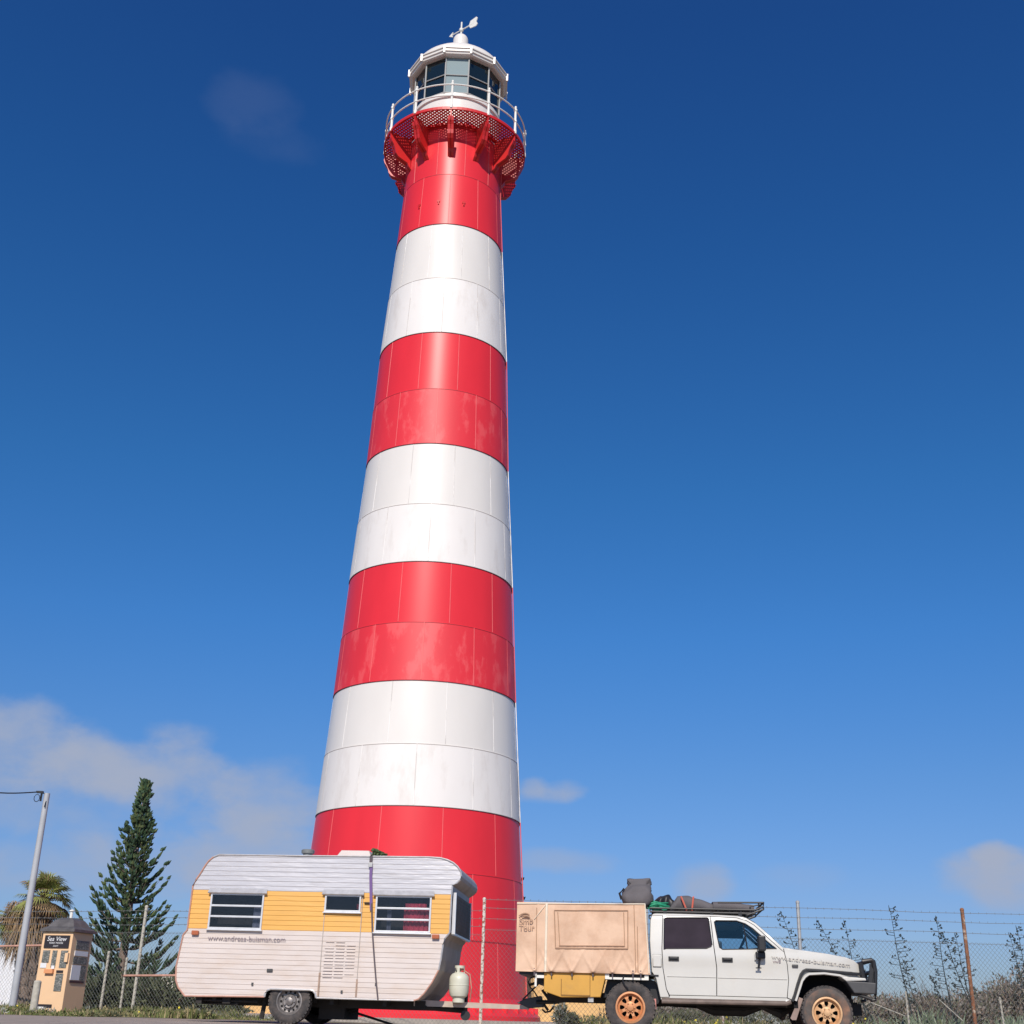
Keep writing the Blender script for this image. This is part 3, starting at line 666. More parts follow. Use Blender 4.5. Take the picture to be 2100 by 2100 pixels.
# marker lamps, badge, fuel caps
for (px, py) in ((401.5, 1913), (894, 1921)):
    s_, z_ = CF.sz(px, py); MB().box(s_ - .055, s_ + .055, -.05, -.005, z_ - .032, z_ + .032).build('marker_lamp', m_orange, CV, bevel=.01)
s_, z_ = CF.sz(553.5, 1990); MB().box(s_ - .045, s_ + .045, -.022, -.005, z_ - .022, z_ + .022).build('badge', m_plas, CV, bevel=.006)
s_, z_ = CF.sz(753, 1852); MB().box(s_ - .04, s_ + .04, -.028, -.005, z_ - .012, z_ + .012).build('door_handle', m_chas, CV, bevel=.005)
for (px, py) in ((518, 2018), (701, 2034), (771.5, 2019)):
    s_, z_ = CF.sz(px, py); MB().box(s_ - .015, s_ + .015, -.020, -.005, z_ - .02, z_ + .02).build('wall_fitting', m_plas, CV)
# lettering
s_, z_ = CF.sz(426.5, 1925.5); s2, _ = CF.sz(586, 1925)
t = text_mesh('web_address', 'www.andreas-buisman.com', .105, m_txt, CV, (s_, -.016, z_ - .02), (R(90), 0, 0), extrude=.002)
w_ = max(v.co.x for v in t.data.vertices); t.scale = ((s2 - s_) / w_, 1, 1)
# front (right end) window guard
zf0, zf1 = CF.sz(925, 1912)[1], CF.sz(927, 1832)[1]; xf = cout[29][0]
mb = MB()
def slant(z): return xf + .05 + .03 * (z - zf0) / (zf1 - zf0) * -1 + .09
mb.box(xf - .01, xf + .02, .22, CW - .22, zf0 - .0, zf1, 0)
N = 11
for k in range(N):
    z0 = zf0 + (zf1 - zf0) * k / N; z1 = zf0 + (zf1 - zf0) * (k + 1) / N
    mb.add([(xf + .055, .12, z0), (xf + .055, CW - .12, z0), (xf + .05, CW - .12, z1), (xf + .05, .12, z1), (xf + .02, .12, z0 + .005), (xf + .02, CW - .12, z0 + .005), (xf + .02, CW - .12, z1 - .005), (xf + .02, .12, z1 - .005)], [(0, 1, 2, 3), (7, 6, 5, 4), (0, 4, 5, 1), (2, 6, 7, 3), (1, 5, 6, 2), (3, 7, 4, 0)], 0)
mb.box(xf + .012, xf + .065, .10, .135, zf0 - .02, zf1 + .02, 1); mb.box(xf + .012, xf + .065, CW - .135, CW - .1, zf0 - .02, zf1 + .02, 1)
mb.box(xf + .012, xf + .065, .135, CW - .135, zf0 - .035, zf0 - .005, 1); mb.box(xf, xf + .012, .12, .14, zf1 - .03, zf1, 1); mb.box(xf, xf + .012, .12, .14, zf0, zf0 + .03, 1)
mb.build('window_guard', [mat('guard_brown', (.25, .20, .15), rough=.8, spec=.1, var=.2, vscale=8), m_frame], CV)
# roof vent, hatch
s_, z_ = CF.sz(616, 1752); mb = MB(); mb.lathe([(.075, z_ - .06), (.075, z_ + .06), (.10, z_ + .065), (.105, z_ + .11), (.09, z_ + .125), (0, z_ + .13)], 24, c=(s_, .45))
mb.build('roof_vent', mat('vent_grey', (.22, .23, .22), rough=.5, metal=.3, var=.2), CV, smooth=True)
hs0, hs1 = CF.sz(688, 1756, .5)[0], CF.sz(768, 1756, .5)[0]; zz = CF.sz(725, 1757, .0)[1]
mb = MB(); h = CF.sz(725, 1744, .45)[1]
mb.add([(hs0, .35, zz - .02), (hs1, .35, zz - .02), (hs1, 1.1, zz - .02), (hs0, 1.1, zz - .02), (hs0 + .1, .45, h), (hs1 - .08, .45, h), (hs1 - .08, 1.0, h), (hs0 + .1, 1.0, h)], [(0, 1, 5, 4), (1, 2, 6, 5), (2, 3, 7, 6), (3, 0, 4, 7), (4, 5, 6, 7)])
mb.build('roof_hatch', m_cream, CV, bevel=.01)
# chassis
mb = MB(); zr_ = zb - .02
mb.box(cout[0][0] + .15, cout[37][0] + .1, .45, .52, zr_ - .10, zr_ + .03); mb.box(cout[0][0] + .15, cout[37][0] + .1, CW - .52, CW - .45, zr_ - .10, zr_ + .03)
for x in (-1.2, .6, 1.4): mb.box(x, x + .06, .1, CW - .1, zr_ - .06, zr_ + .03)
mb.tube([(0, .1, .32), (0, CW - .1, .32)], .035, 10); mb.box(-.35, .35, .3, .36, .30, .36)
mb.tube([(.45, .7, zr_ - .05), (1.45, .75, .03)], .02, 6)       # stay
mb.tube([(-.42, .25, zb), (-.46, .25, .06)], .035, 6)            # corner steady
mb.box(.35, .75, .5, 1.5, .08, .34)                                  # step / tank
# rear bumper bars
a = CF.sz(402, 2050); b = CF.sz(524, 2054); mb.tube([(a[0], .12, a[1]), (b[0], .12, b[1])], .018, 6); mb.tube([(a[0], .3, a[1] - .04), (b[0] - .3, .12, b[1] - .04)], .022, 6); mb.box(a[0] - .02, a[0] + .07, .05, .4, a[1] - .05, a[1] + .05); mb.box(a[0] + .38, a[0] + .5, .08, .3, a[1] - .04, a[1] + .05)
mb.tube([(cout[35][0] - .1, .5, zr_ - .05), (cout[35][0] + .45, .95, zr_ - .08)], .05, 6); mb.tube([(cout[35][0] - .1, CW - .5, zr_ - .05), (cout[35][0] + .45, CW - .95, zr_ - .08)], .05, 6)
mb.build('chassis', m_chas, CV)
# drawbar
YC = CW / 2
a = CF.sz(888, 2058, YC - .3); b = CF.sz(1085, 2066, YC)
mb = MB(); hh = .045
for sg in (-1, 1):
    y0_ = YC + sg * .55; y1_ = YC + sg * .06
    P = [(a[0] - .25, y0_), (b[0], y1_)]
    for zt_, zb_ in ((a[1] + hh, a[1] - hh),):
        mb.add([(P[0][0], P[0][1] - .03, zb_), (P[0][0], P[0][1] + .03, zb_), (P[0][0], P[0][1] + .03, zt_), (P[0][0], P[0][1] - .03, zt_), (P[1][0], P[1][1] - .03, b[1] - .03), (P[1][0], P[1][1] + .03, b[1] - .03), (P[1][0], P[1][1] + .03, b[1] + .03), (P[1][0], P[1][1] - .03, b[1] + .03)],
               [(0, 1, 2, 3), (7, 6, 5, 4), (0, 4, 5, 1), (2, 6, 7, 3), (1, 5, 6, 2), (3, 7, 4, 0)])
mb.build('drawbar', mat('drawbar_beige', (.50, .41, .34), rough=.7, var=.15, vscale=8), CV)
a = CF.sz(1060, 2055, YC - .1); b = CF.sz(1112, 2058, YC - .1); mb = MB()
mb.prism([(a[0], a[1] - .01), (a[0] + .12, a[1] + .05), (b[0] - .02, b[1] + .11), (b[0] + .02, b[1] - .05), (a[0] + .18, a[1] - .08)], YC - .12, YC + .12)
mb.build('coupling', m_plas, CV, bevel=.01)
a = CF.sz(955, 2068, YC - .25); mb = MB(); mb.tube([(a[0], YC - .25, a[1] + .25), (a[0], YC - .25, a[1] - .06)], .03, 10); mb.lathe([(0, -.04), (.07, -.04), (.07, .04), (0, .04)], 20, axis='y', c=(a[0], a[1] - .10)); 
for i_ in range(len(mb.v)):
    pass
o = mb.build('jockey_wheel', m_black, CV, smooth=True)
for v in o.data.vertices:
    if abs(v.co.y) < .05: v.co.y += YC - .25
for yy, f in ((.11, -1), (CW - .11, 1)):
    wheel('wheel', CV, .315, .17, 0, yy, .315, .185, m_steelrim, m_mud if False else m_rub, 'steel', f)

# gas bottle on the drawbar
gs, gz = CF.sz(940, 2056, YC - .45)
P = CF.o + DIRV * gs + NRM * (YC - .45)
GB = thing('gas_bottle', 'pale cream gas bottle standing on the caravan drawbar', 'gas bottle', (P.x, P.y, gz - .0), -ANG)
gr = .150
mb = MB(); mb.lathe([(0, .06), (gr * .55, .06), (gr * .85, .09), (gr, .15), (gr, .235), (gr + .004, .24), (gr + .004, .25), (gr, .255), (gr, .33), (gr * .93, .37), (gr * .75, .405), (gr * .4, .43), (0, .44)], 40)
mb.build('bottle_body', m_gasw, GB, smooth=True)
mb = MB(); mb.lathe([(gr * .6, .0), (gr * .6, .075), (gr * .55, .075), (gr * .55, .0)], 32); mb.build('foot_ring', m_gasw, GB, smooth=True)
mb = MB(); mb.tube([(0, 0, .42), (0, 0, .50)], .02, 10); mb.tube([(-.04, 0, .47), (.05, 0, .47)], .018, 8); mb.tube([(.05, 0, .47), (.16, .02, .40), (.19, .02, .2), (.16, .1, .02)], .009, 8); mb.build('valve', m_rust, GB)
mb = MB(); N = 24; vs = []
for j in range(N):
    a = 2 * math.pi * j / N; vs += [(.075 * math.cos(a), .075 * math.sin(a), .49), (.075 * math.cos(a), .075 * math.sin(a), .525), (.068 * math.cos(a), .068 * math.sin(a), .525), (.068 * math.cos(a), .068 * math.sin(a), .49)]
mb.add(vs, [((j * 4 + q), ((j + 1) % N) * 4 + q, ((j + 1) % N) * 4 + (q + 1) % 4, j * 4 + (q + 1) % 4) for j in range(N) for q in range(4)])
for j in range(3):
    a = 2 * math.pi * j / 3 + .4; mb.box(.066, .076, -.02, .02, .40, .50, M=Matrix.Rotation(a, 4, 'Z'))
mb.build('collar', m_gasw, GB)
# ratchet strap over the caravan
sp = [CF.sz(762, 1757), CF.sz(761, 1795), CF.sz(762.5, 1860), CF.sz(764.5, 1910), CF.sz(768, 1960), CF.sz(772, 2010), CF.sz(776, 2051)]
ST = thing('tie_down_strap', 'thin purple and brown tie-down strap running over the caravan side', 'strap', (CF.o.x, CF.o.y, 0), -ANG)
def ribbon(pts, w, y, mt, name):
    mb = MB(); vs = []
    for x, z in pts: vs += [(x - w, y, z), (x + w, y, z), (x + w, y - .003, z), (x - w, y - .003, z)]
    mb.add(vs, [(i * 4 + q, i * 4 + (q + 1) % 4, i * 4 + 4 + (q + 1) % 4, i * 4 + 4 + q) for i in range(len(pts) - 1) for q in range(4)]); return mb.build(name, mt, ST)
ribbon([(sp[0][0], sp[0][1] + .005)] + [(sp[0][0], sp[0][1] - .10)], .022, -.03, m_strap, 'webbing')
ribbon([(sp[1][0] + .0, sp[1][1] + .15), sp[1], (sp[2][0] + .0, sp[2][1] - .05)], .022, -.028, m_purple, 'webbing')
ribbon([(sp[2][0], sp[2][1] + .05)] + sp[3:], .011, -.036, m_strap, 'webbing')
mb = MB(); mb.box(sp[0][0] - .03, sp[0][0] + .03, -.045, -.02, sp[0][1] - .16, sp[0][1] - .09); mb.build('buckle', m_galv, ST, bevel=.005)
mb = MB(); zt = sp[0][1] + .012; mb.add([(sp[0][0] - .02, -.03, zt), (sp[0][0] + .02, -.03, zt), (sp[0][0] + .02, CW + .03, zt), (sp[0][0] - .02, CW + .03, zt), (sp[0][0] - .02, -.03, zt + .004), (sp[0][0] + .02, -.03, zt + .004), (sp[0][0] + .02, CW + .03, zt + .004), (sp[0][0] - .02, CW + .03, zt + .004)], [(0, 1, 2, 3), (7, 6, 5, 4), (0, 4, 5, 1), (2, 6, 7, 3), (1, 5, 6, 2), (3, 7, 4, 0)]); mb.build('webbing', m_strap, ST)
# dark green bundle on the roof
s_, z_ = CF.sz(780, 1757, .4); P = CF.o + DIRV * s_ + NRM * .4
mb = MB(); rnd = random.Random(3)
for i in range(60):
    x = rnd.uniform(-.1, .10); zc_ = max(.01, .12 - abs(x + .06) * .75) * rnd.random(); d = Vector((rnd.uniform(.3, 1), rnd.uniform(-.5, .5), rnd.uniform(-.75, .1))).normalized() * rnd.uniform(.05, .10)
    mb.tube([Vector((x - .05, rnd.uniform(-.1, .1), zc_ + .05)), Vector((x - .05, 0, zc_ + .05)) + d], [.018, .004], 4)
mb.tube([(.0, 0, .02), (.02, 0, .10)], .012, 6, 1)
tag(mb.build('leafy_bundle', [m_pine2, m_rail], loc=(P.x, P.y, z_ - .02), rotz=-ANG), 'small dark green leafy bundle lying on the caravan roof', 'branch')

# ------------------------------------------------------------------ ute
UT = thing('utility_truck', 'white double cab utility truck with a tan canvas canopy towing the caravan', 'utility truck', (UF.o.x, UF.o.y, 0), -ANG)
UW = 1.68; BELT = UF.sz(1480, 1946)[1]; ROOF = UF.sz(1430, 1876)[1]
NOSE = UF.sz(1768, 1990)[0]
print('belt', BELT, 'roof', ROOF, 'nose', NOSE)
def inset(s, z):
    v = .0
    if z > BELT: v += (z - BELT) * .17 + max(0, z - ROOF + .03) * .4
    else:
        t = (BELT - z) / BELT; v += .03 * max(0, 1 - (BELT - z) / .12) * 0 + .02 * (t - .35) ** 2
    if s > NOSE - .55: v += .16 * ((s - NOSE + .55) / .55) ** 2
    if z < BELT: v += .016 - .016 * math.exp(-((z - BELT + .13) / .10) ** 2)
    else: v += .016 * (1 - math.exp(-(.13 / .10) ** 2))
    return v
def ufn(off=0.0, th=.03): return lambda s, z, t: (s, off + inset(s, z) + th * t, z)
def ufn2(off=0.0, th=.03): return lambda s, z, t: (s, UW - (off + inset(s, z) + th * t), z)
zcu = [.5, .65, .8, BELT - .3, BELT - .24, BELT - .19, BELT - .13, BELT - .08, BELT - .04, BELT, BELT + .12, BELT + .25, BELT + .4, ROOF - .1, ROOF - .05]; xcu = [NOSE - .55, NOSE - .4, NOSE - .28, NOSE - .15, NOSE - .07]
quarter = [(1337, 1878), (1359.3, 1878), (1357, 1946), (1359, 1985), (1366, 2028), (1371, 2040), (1372, 2045), (1354.3, 2045), (1346, 2007), (1337, 1992), (1333, 1929), (1334, 1886)]
rdoor = [(1360.6, 1877.6), (1456.5, 1879), (1459, 1900), (1463, 1939), (1469.2, 1985), (1469.2, 2042), (1373.4, 2040), (1367.3, 2028), (1360.3, 1985), (1358.3, 1946)]
rwin = [(1364.5, 1880.8), (1451, 1881.2), (1453.5, 1883.5), (1460.5, 1938), (1459, 1941), (1449, 1945), (1366, 1945.5), (1361.8, 1947.5), (1361.6, 1930), (1362.6, 1883)]
fdoor = [(1458, 1879.5), (1511, 1881.8), (1530, 1887), (1547, 1897), (1563, 1912), (1589, 1936.5), (1603, 1949), (1608, 1953), (1614, 1979), (1617, 2010), (1614, 2046), (1470.8, 2042), (1470.8, 1985), (1464.6, 1939), (1460.5, 1900)]
fwin = [(1465.5, 1890), (1469, 1887), (1511, 1887.5), (1529, 1893.5), (1545, 1904), (1563, 1920), (1593, 1945.5), (1482, 1947), (1476, 1943), (1471, 1920)]
rail_o = [(1339, 1873.8), (1348, 1872.9), (1455, 1875.6), (1513, 1878.3), (1533, 1883.0), (1549.7, 1892.6), (1566.3, 1906.8), (1592.8, 1931.6), (1606, 1943.5)]
rail_i = [(1607.5, 1952), (1603.5, 1948.0), (1589.5, 1935.2), (1563.6, 1910.7), (1547.3, 1895.8), (1530.3, 1885.8), (1511, 1880.6), (1456.5, 1877.9), (1360, 1876.8), (1337, 1876.8)]
fender = [(1609.2, 1953), (1607.6, 1945), (1632, 1948.0), (1682, 1954.7), (1732, 1963), (1753, 1969.5), (1764, 1977.5), (1768, 1986), (1768, 2009), (1740, 2009), (1726, 2005.5), (1707, 1998), (1685, 1996), (1664, 1998), (1650, 2005), (1643, 2016), (1637, 2034), (1634, 2051), (1626, 2051), (1615.3, 2046), (1618.2, 2010), (1615.2, 1979)]
sill = [(1355, 2045.6), (1372, 2045.6), (1470, 2042.8), (1614, 2046.8), (1625, 2052), (1612, 2053), (1356, 2048.6)]
sill = [(1355, 2045.8), (1373, 2045.8), (1374, 2041.4), (1469, 2043.2), (1613.5, 2047), (1625, 2052), (1612, 2054), (1356, 2049.5)]
doors = []
for nm, ol, hl, far in [('quarter_panel', quarter, [], 1), ('door', rdoor, [rwin], 1), ('door', fdoor, [fwin], 1), ('roof_side', rail_o + rail_i, [], 1), ('fender', fender, [], 1), ('sill', sill, [], 1)]:
    th = .035
    o = plate(nm, UF.pl(ol), [UF.pl(h) for h in hl], m_ute, UT, ufn(0 if nm != 'sill' else .01, th), zcuts=zcu, xcuts=xcu, angle=40)
    b = o.modifiers.new('b', 'BEVEL'); b.width = .006; b.segments = 2; b.limit_method = 'ANGLE'; b.angle_limit = R(60)
    o2 = plate(nm, UF.pl(ol), [UF.pl(h) for h in hl], m_ute, UT, ufn2(0 if nm != 'sill' else .01, th), zcuts=zcu, xcuts=xcu, angle=40)
    if nm == 'door': doors.append((o, o2))
doors[0][0]['label'] = 'rear passenger door with a blacked-out window'; doors[1][0]['label'] = 'front door with a see-through window'
# roof / hood / rear skin
top = UF.pl([(1334, 1886), (1337, 1878), (1341, 1873.6)] + rail_o[1:] + [(1632, 1947.4), (1682, 1954.0), (1732, 1962.3), (1753, 1968.8), (1764, 1977.0), (1768, 1986)])
mb = MB(); rows = []
for s, z in top:
    i0 = inset(s, z) + .012; row = []
    crown = .035 if z > BELT + .05 or s > 1 else .02
    for f, dz in ((0, 0), (.012, .008), (.05, .020), (.15, .030), (.5, .045), (.85, .030), (.95, .020), (.988, .008), (1, 0)):
        y = i0 + (UW - 2 * i0) * f; row.append((s, y, z + dz * (.6 if s > UF.sz(1592, 1931)[0] else 1)))
    rows.append(row)
nr = len(rows[0]); iA, iB = 6, 10   # windshield between roof front (index of (1533..)) and cowl
for i in range(len(rows) - 1):
    if UF.sz(1531, 1883)[0] <= top[i][0] < UF.sz(1600, 1940)[0]: continue
    mb.add(rows[i] + rows[i + 1], [(j, j + 1, nr + j + 1, nr + j) for j in range(nr - 1)])
o = mb.build('roof_and_bonnet', m_ute, UT, smooth=True, angle=45)
b = o.modifiers.new('s', 'SOLIDIFY'); b.thickness = .02; b.offset = -1
mb = MB(); a = [i for i in range(len(top)) if UF.sz(1531, 1883)[0] <= top[i][0] < UF.sz(1609, 1950)[0]]
for i in a[:-1]: mb.add(rows[i] + rows[i + 1], [(j, j + 1, nr + j + 1, nr + j) for j in range(1, nr - 2)])
mb.build('windscreen', g_cab, UT, smooth=True)
mb = MB(); rear = UF.pl([(1334, 1886), (1333, 1929), (1337, 1992), (1346, 2007), (1354.3, 2045)])
for (s1_, z1_), (s2_, z2_) in zip(rear, rear[1:]):
    i1, i2 = inset(s1_, z1_), inset(s2_, z2_); mb.add([(s1_, i1, z1_), (s1_, UW - i1, z1_), (s2_, UW - i2, z2_), (s2_, i2, z2_)], [(0, 1, 2, 3)])
mb.build('cab_rear_panel', m_ute, UT)
# floor + dash + firewall + seats
mb = MB(); zs_ = UF.sz(1480, 2044)[1]
sA = UF.sz(1356, 2045)[0]; sF = UF.sz(1612, 2045)[0]
mb.box(sA, sF, .05, UW - .05, zs_ - .02, zs_ + .03); mb.box(sF - .25, sF, .06, UW - .06, zs_, BELT - .05); mb.box(sF - .42, sF - .02, .1, UW - .1, BELT - .28, BELT + .03)
mb.build('cab_floor', m_plas, UT)
for sx in (UF.sz(1500, 1950)[0] - .18, UF.sz(1400, 1950)[0] - .15):
    for yy in (.22, .98):
        mb = MB(); mb.box(sx, sx + .5, yy, yy + .48, zs_ + .12, zs_ + .32); mb.box(sx - .12, sx + .06, yy, yy + .48, zs_ + .2, BELT + .12); mb.box(sx - .12, sx - .02, yy + .12, yy + .36, BELT + .13, BELT + .32); mb.build('seat', m_plas, UT, bevel=.03)
mb = MB(); c = UF.sz(1532, 1940); N = 24
pts = [(c[0] + .08 * math.sin(2 * math.pi * j / N), UW - .45 + .18 * math.cos(2 * math.pi * j / N), c[1] + .03 + .17 * math.sin(2 * math.pi * j / N)) for j in range(N + 1)]
mb.tube(pts, .014, 8); mb.tube([(c[0], UW - .45, c[1] + .03), (c[0] + .25, UW - .45, c[1] - .1)], .03, 8); mb.box(c[0] - .3, c[0] + .4, .1, .12, 0, 0.001) if False else None
mb.build('steering_wheel', m_black, UT)
MB().box(sA + .05, UF.sz(1522, 1890)[0], .17, UW - .17, ROOF - .13, ROOF - .03).build('roof_lining', m_black, UT)
MB().box(UF.sz(1470, 1900)[0], UF.sz(1540, 1900)[0], UW - .20, UW - .16, BELT + .24, ROOF - .03).build('sun_visor', m_black, UT)
# glass
def wplate(name, px, m, off):
    return plate(name, UF.pl(px), [], m, UT, ufn(off, .004), zcuts=[BELT, BELT + .12, BELT + .25, BELT + .4, ROOF - .1, ROOF - .05], angle=60), plate(name, UF.pl(px), [], m, UT, ufn2(off, .004), zcuts=[BELT, BELT + .12, BELT + .25, BELT + .4, ROOF - .1, ROOF - .05], angle=60)
wplate('side_window', rwin, m_dkglass, .008); wplate('side_window', fwin, g_cab, .012)
def ring_seal(px):
    mb = MB(); P = UF.pl(px); P.append(P[0]); mb.tube([(s, inset(s, z) + .004, z) for s, z in P], .009, 6); mb.build('window_seal', m_black, UT, smooth=True)
ring_seal(rwin); ring_seal(fwin)
a, b = UF.sz(1525, 1893), UF.sz(1533, 1946); mb = MB(); mb.tube([(a[0], inset(*a) + .02, a[1]), (b[0], inset(*b) + .02, b[1])], .012, 6); mb.build('quarter_light_bar', m_black, UT)
# handles, fuel flap, side repeater, body crease
for (x, y) in ((1381.6, 1966), (1491.7, 1968.5)):
    s_, z_ = UF.sz(x, y); mb = MB(); mb.box(s_ - .078, s_ + .078, -.012, .02, z_ - .032, z_ + .032); mb.box(s_ - .06, s_ + .06, -.03, -.012, z_ - .008, z_ + .022, 0); o = mb.build('handle', m_black, bevel=.006); o.parent = doors[0 if x < 1400 else 1][0]
s_, z_ = UF.sz(1347.5, 1970); e = inset(s_, z_); mb = MB(); w_, h_ = .06, .085
mb.box(s_ - w_, s_ + w_, e - .006, e + .01, z_ - h_, z_ + h_); o = mb.build('fuel_flap', m_ute, UT, bevel=.008)
mb = MB(); 
for q in ((-w_ - .004, -w_, -h_, h_), (w_, w_ + .004, -h_, h_), (-w_, w_, -h_ - .004, -h_), (-w_, w_, h_, h_ + .004)): mb.box(s_ + q[0], s_ + q[1], e - .002, e + .008, z_ + q[2], z_ + q[3])
mb.build('flap_gap', m_plas, UT)
s_, z_ = UF.sz(1630.5, 1981); mb = MB(); mb.box(s_ - .045, s_ + .045, -.015, .01, z_ - .02, z_ + .02); mb.build('side_repeater', m_plas, UT, bevel=.01)
mb = MB(); P = UF.pl([(1368, 2002), (1468.5, 2004.5)]); mb.box(P[0][0], P[1][0], .006, .014, P[0][1] - .003, P[0][1] + .003); P = UF.pl([(1472, 2005), (1615, 2010)]); mb.box(P[0][0], P[1][0], .006, .014, P[0][1] - .003, P[0][1] + .003)
mb.build('door_crease', mat('crease_grey', (.52, .50, .46), rough=.4), UT, bevel=.003)
# flares
def flare(px, m, w0, w1, name, wdt=.05):
    P = UF.pl(px); mb = MB(); vs = []
    for i, (s, z) in enumerate(P):
        a = P[max(i - 1, 0)]; b = P[min(i + 1, len(P) - 1)]; d = Vector((b[0] - a[0], b[1] - a[1])).normalized(); nrm = Vector((-d.y, d.x))
        for yy, q in ((w0, 0), (w1, wdt * .3), (w1, wdt * .8), (w0, wdt)):
            vs.append((s - nrm.x * q, yy + inset(s, z) * .6, z - nrm.y * q))
    mb.add(vs, [(i * 4 + q, i * 4 + q + 1, i * 4 + 5 + q, i * 4 + 4 + q) for i in range(len(P) - 1) for q in range(3)]); return mb.build(name, m, UT, smooth=True, angle=50)
flare([(1622, 2052), (1627, 2040), (1633, 2018), (1640, 1997), (1646, 1989), (1653, 1985.5), (1680, 1987), (1720, 1990.5), (1757, 1993.5), (1768, 1994.5)], m_black, .004, -.045, 'wheel_flare', .045)
flare([(1628, 2051), (1634, 2032), (1641, 2010), (1648, 2000), (1658, 1993.5), (1690, 1991.8), (1722, 1996), (1742, 2003), (1776, 2005)], m_ute, .0, -.035, 'wheel_arch_lip', .05)
# inner arch dark box
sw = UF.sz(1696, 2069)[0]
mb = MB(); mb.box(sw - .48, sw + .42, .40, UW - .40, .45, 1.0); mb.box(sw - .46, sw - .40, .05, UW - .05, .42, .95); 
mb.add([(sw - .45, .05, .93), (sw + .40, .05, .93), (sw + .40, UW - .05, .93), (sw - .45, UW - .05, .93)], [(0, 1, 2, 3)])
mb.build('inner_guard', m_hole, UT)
# front: grille face, headlight, bumper, bull bar
zh0, zh1 = UF.sz(1768, 2008)[1], UF.sz(1768, 1986)[1]
ins = inset(NOSE, .9)
mb = MB(); mb.box(NOSE - .03, NOSE + .0, ins, UW - ins, zh0, zh1 + .03); mb.build('grille', m_plas, UT, bevel=.01)
a = UF.sz(1751, 1985); b = UF.sz(1770, 1991.5)
for yy in (inset(b[0], b[1]) - .012, UW - inset(b[0], b[1]) - .25):
    MB().box(a[0], b[0] + .02, yy, yy + .262, b[1] - .02, a[1]).build('headlight', m_lens, UT, bevel=.02)
bp = UF.pl([(1734, 2011.5), (1776, 2014), (1797, 2016), (1795, 2039), (1752, 2037)])
mb = MB(); mb.prism(bp, -.01, UW + .01); mb.build('bumper', m_plas, UT, bevel=.015)
bp = UF.pl([(1724, 2003.5), (1775, 2006), (1777, 2011), (1736, 2012)])
mb = MB(); mb.prism(bp, .0, UW); mb.build('bumper_top', m_ute, UT, bevel=.01)
mb = MB(); 
for yy in (.12, UW - .12):
    P = UF.pl([(1774, 2010), (1768, 1974), (1771, 1971), (1790, 1968.5), (1793.5, 1970), (1798, 1992), (1795, 2016)]); mb.tube([(s, yy, z) for s, z in P], .034, 10)
    P = UF.pl([(1783, 2012), (1789, 1985), (1790, 1972)]); mb.tube([(s, yy, z) for s, z in P], .014, 8)
    P = UF.pl([(1798, 1992), (1797, 2038), (1797, 2050), (1788, 2052)]); mb.tube([(s, yy * .6, z) for s, z in P], .025, 8)
for (x, y) in ((1791, 1969), (1797, 1992), (1797, 2010)):
    s, z = UF.sz(x, y); mb.tube([(s, .12, z), (s, UW - .12, z)], .03, 10)
P = UF.pl([(1752, 2037), (1790, 2050)]); mb.tube([(s, .05, z) for s, z in P], .022, 8)
P = UF.pl([(1786, 1976), (1797, 1992), (1796, 2036), (1780, 2036), (1786, 2000)]); mb.prism(P, .10, .14)
mb.build('bull_bar', m_black, UT, smooth=True)
# lower front chassis
mb = MB(); mb.box(sw - .1, NOSE + .02, .4, UW - .4, .34, .50); mb.box(-1.25, NOSE - .1, .38, .46, .42, .56); mb.box(-1.25, NOSE - .1, UW - .46, UW - .38, .42, .56)
mb.tube([(sw, .1, .36), (sw, UW - .1, .36)], .05, 10); mb.tube([(0, .1, .36), (0, UW - .1, .36)], .05, 10); mb.lathe([(0, .2), (.13, .26), (.16, .36), (.13, .46), (0, .52)], 16, c=(0, UW * .5)); mb.lathe([(0, .22), (.11, .28), (.14, .36), (.11, .44), (0, .5)], 16, c=(sw - .05, UW * .6))
mb.tube([(0, UW / 2, .40), (1.6, UW / 2, .48)], .03, 8); mb.lathe([(0, 1.0), (.09, 1.02), (.10, 1.5), (0, 1.55)], 16, c=(.0, .0)) if False else None; mb.tube([(1.0, .7, .42), (1.25, .7, .36), (1.7, .7, .36), (1.95, .7, .42)], [.04, .08, .08, .04], 10); mb.tube([(1.9, .5, .44), (2.2, .5, .34), (2.4, .6, .42)], [.03, .07, .04], 8); mb.tube([(.5, 1.2, .44), (1.6, 1.2, .40)], .035, 8)
mb.tube([(-.55, .42, .5), (0, .42, .42), (.6, .42, .52)], .025, 6); mb.tube([(sw - .6, .42, .5), (sw, .42, .42), (sw + .5, .42, .5)], .025, 6)
mb.tube([(NOSE - .35, .3, .40), (NOSE - .15, .3, .25), (NOSE - .1, .3, .3)], .02, 6)
mb.build('chassis', m_chas, UT)
P = UF.pl([(1357, 2053.5), (1612, 2058.5), (1622, 2055)]); mb = MB(); mb.tube([(s, -.02, z) for s, z in P], .03, 8); mb.box(P[0][0], P[1][0], .02, .06, P[0][1] - .01, P[0][1] + .05); mb.build('rock_slider', mat('slider_dusty', (.16, .12, .10), rough=.7, var=.3, vscale=8), UT, smooth=True)
P = UF.pl([(1640, 2045), (1648, 2048), (1634, 2092), (1626, 2092), (1622, 2088)]); mb = MB(); mb.prism(P, .06, .075); mb.prism(P, UW - .075, UW - .06); mb.build('mud_flap', mat('flap_dusty', (.30, .22, .19), rough=.9, var=.2, vscale=9), UT)
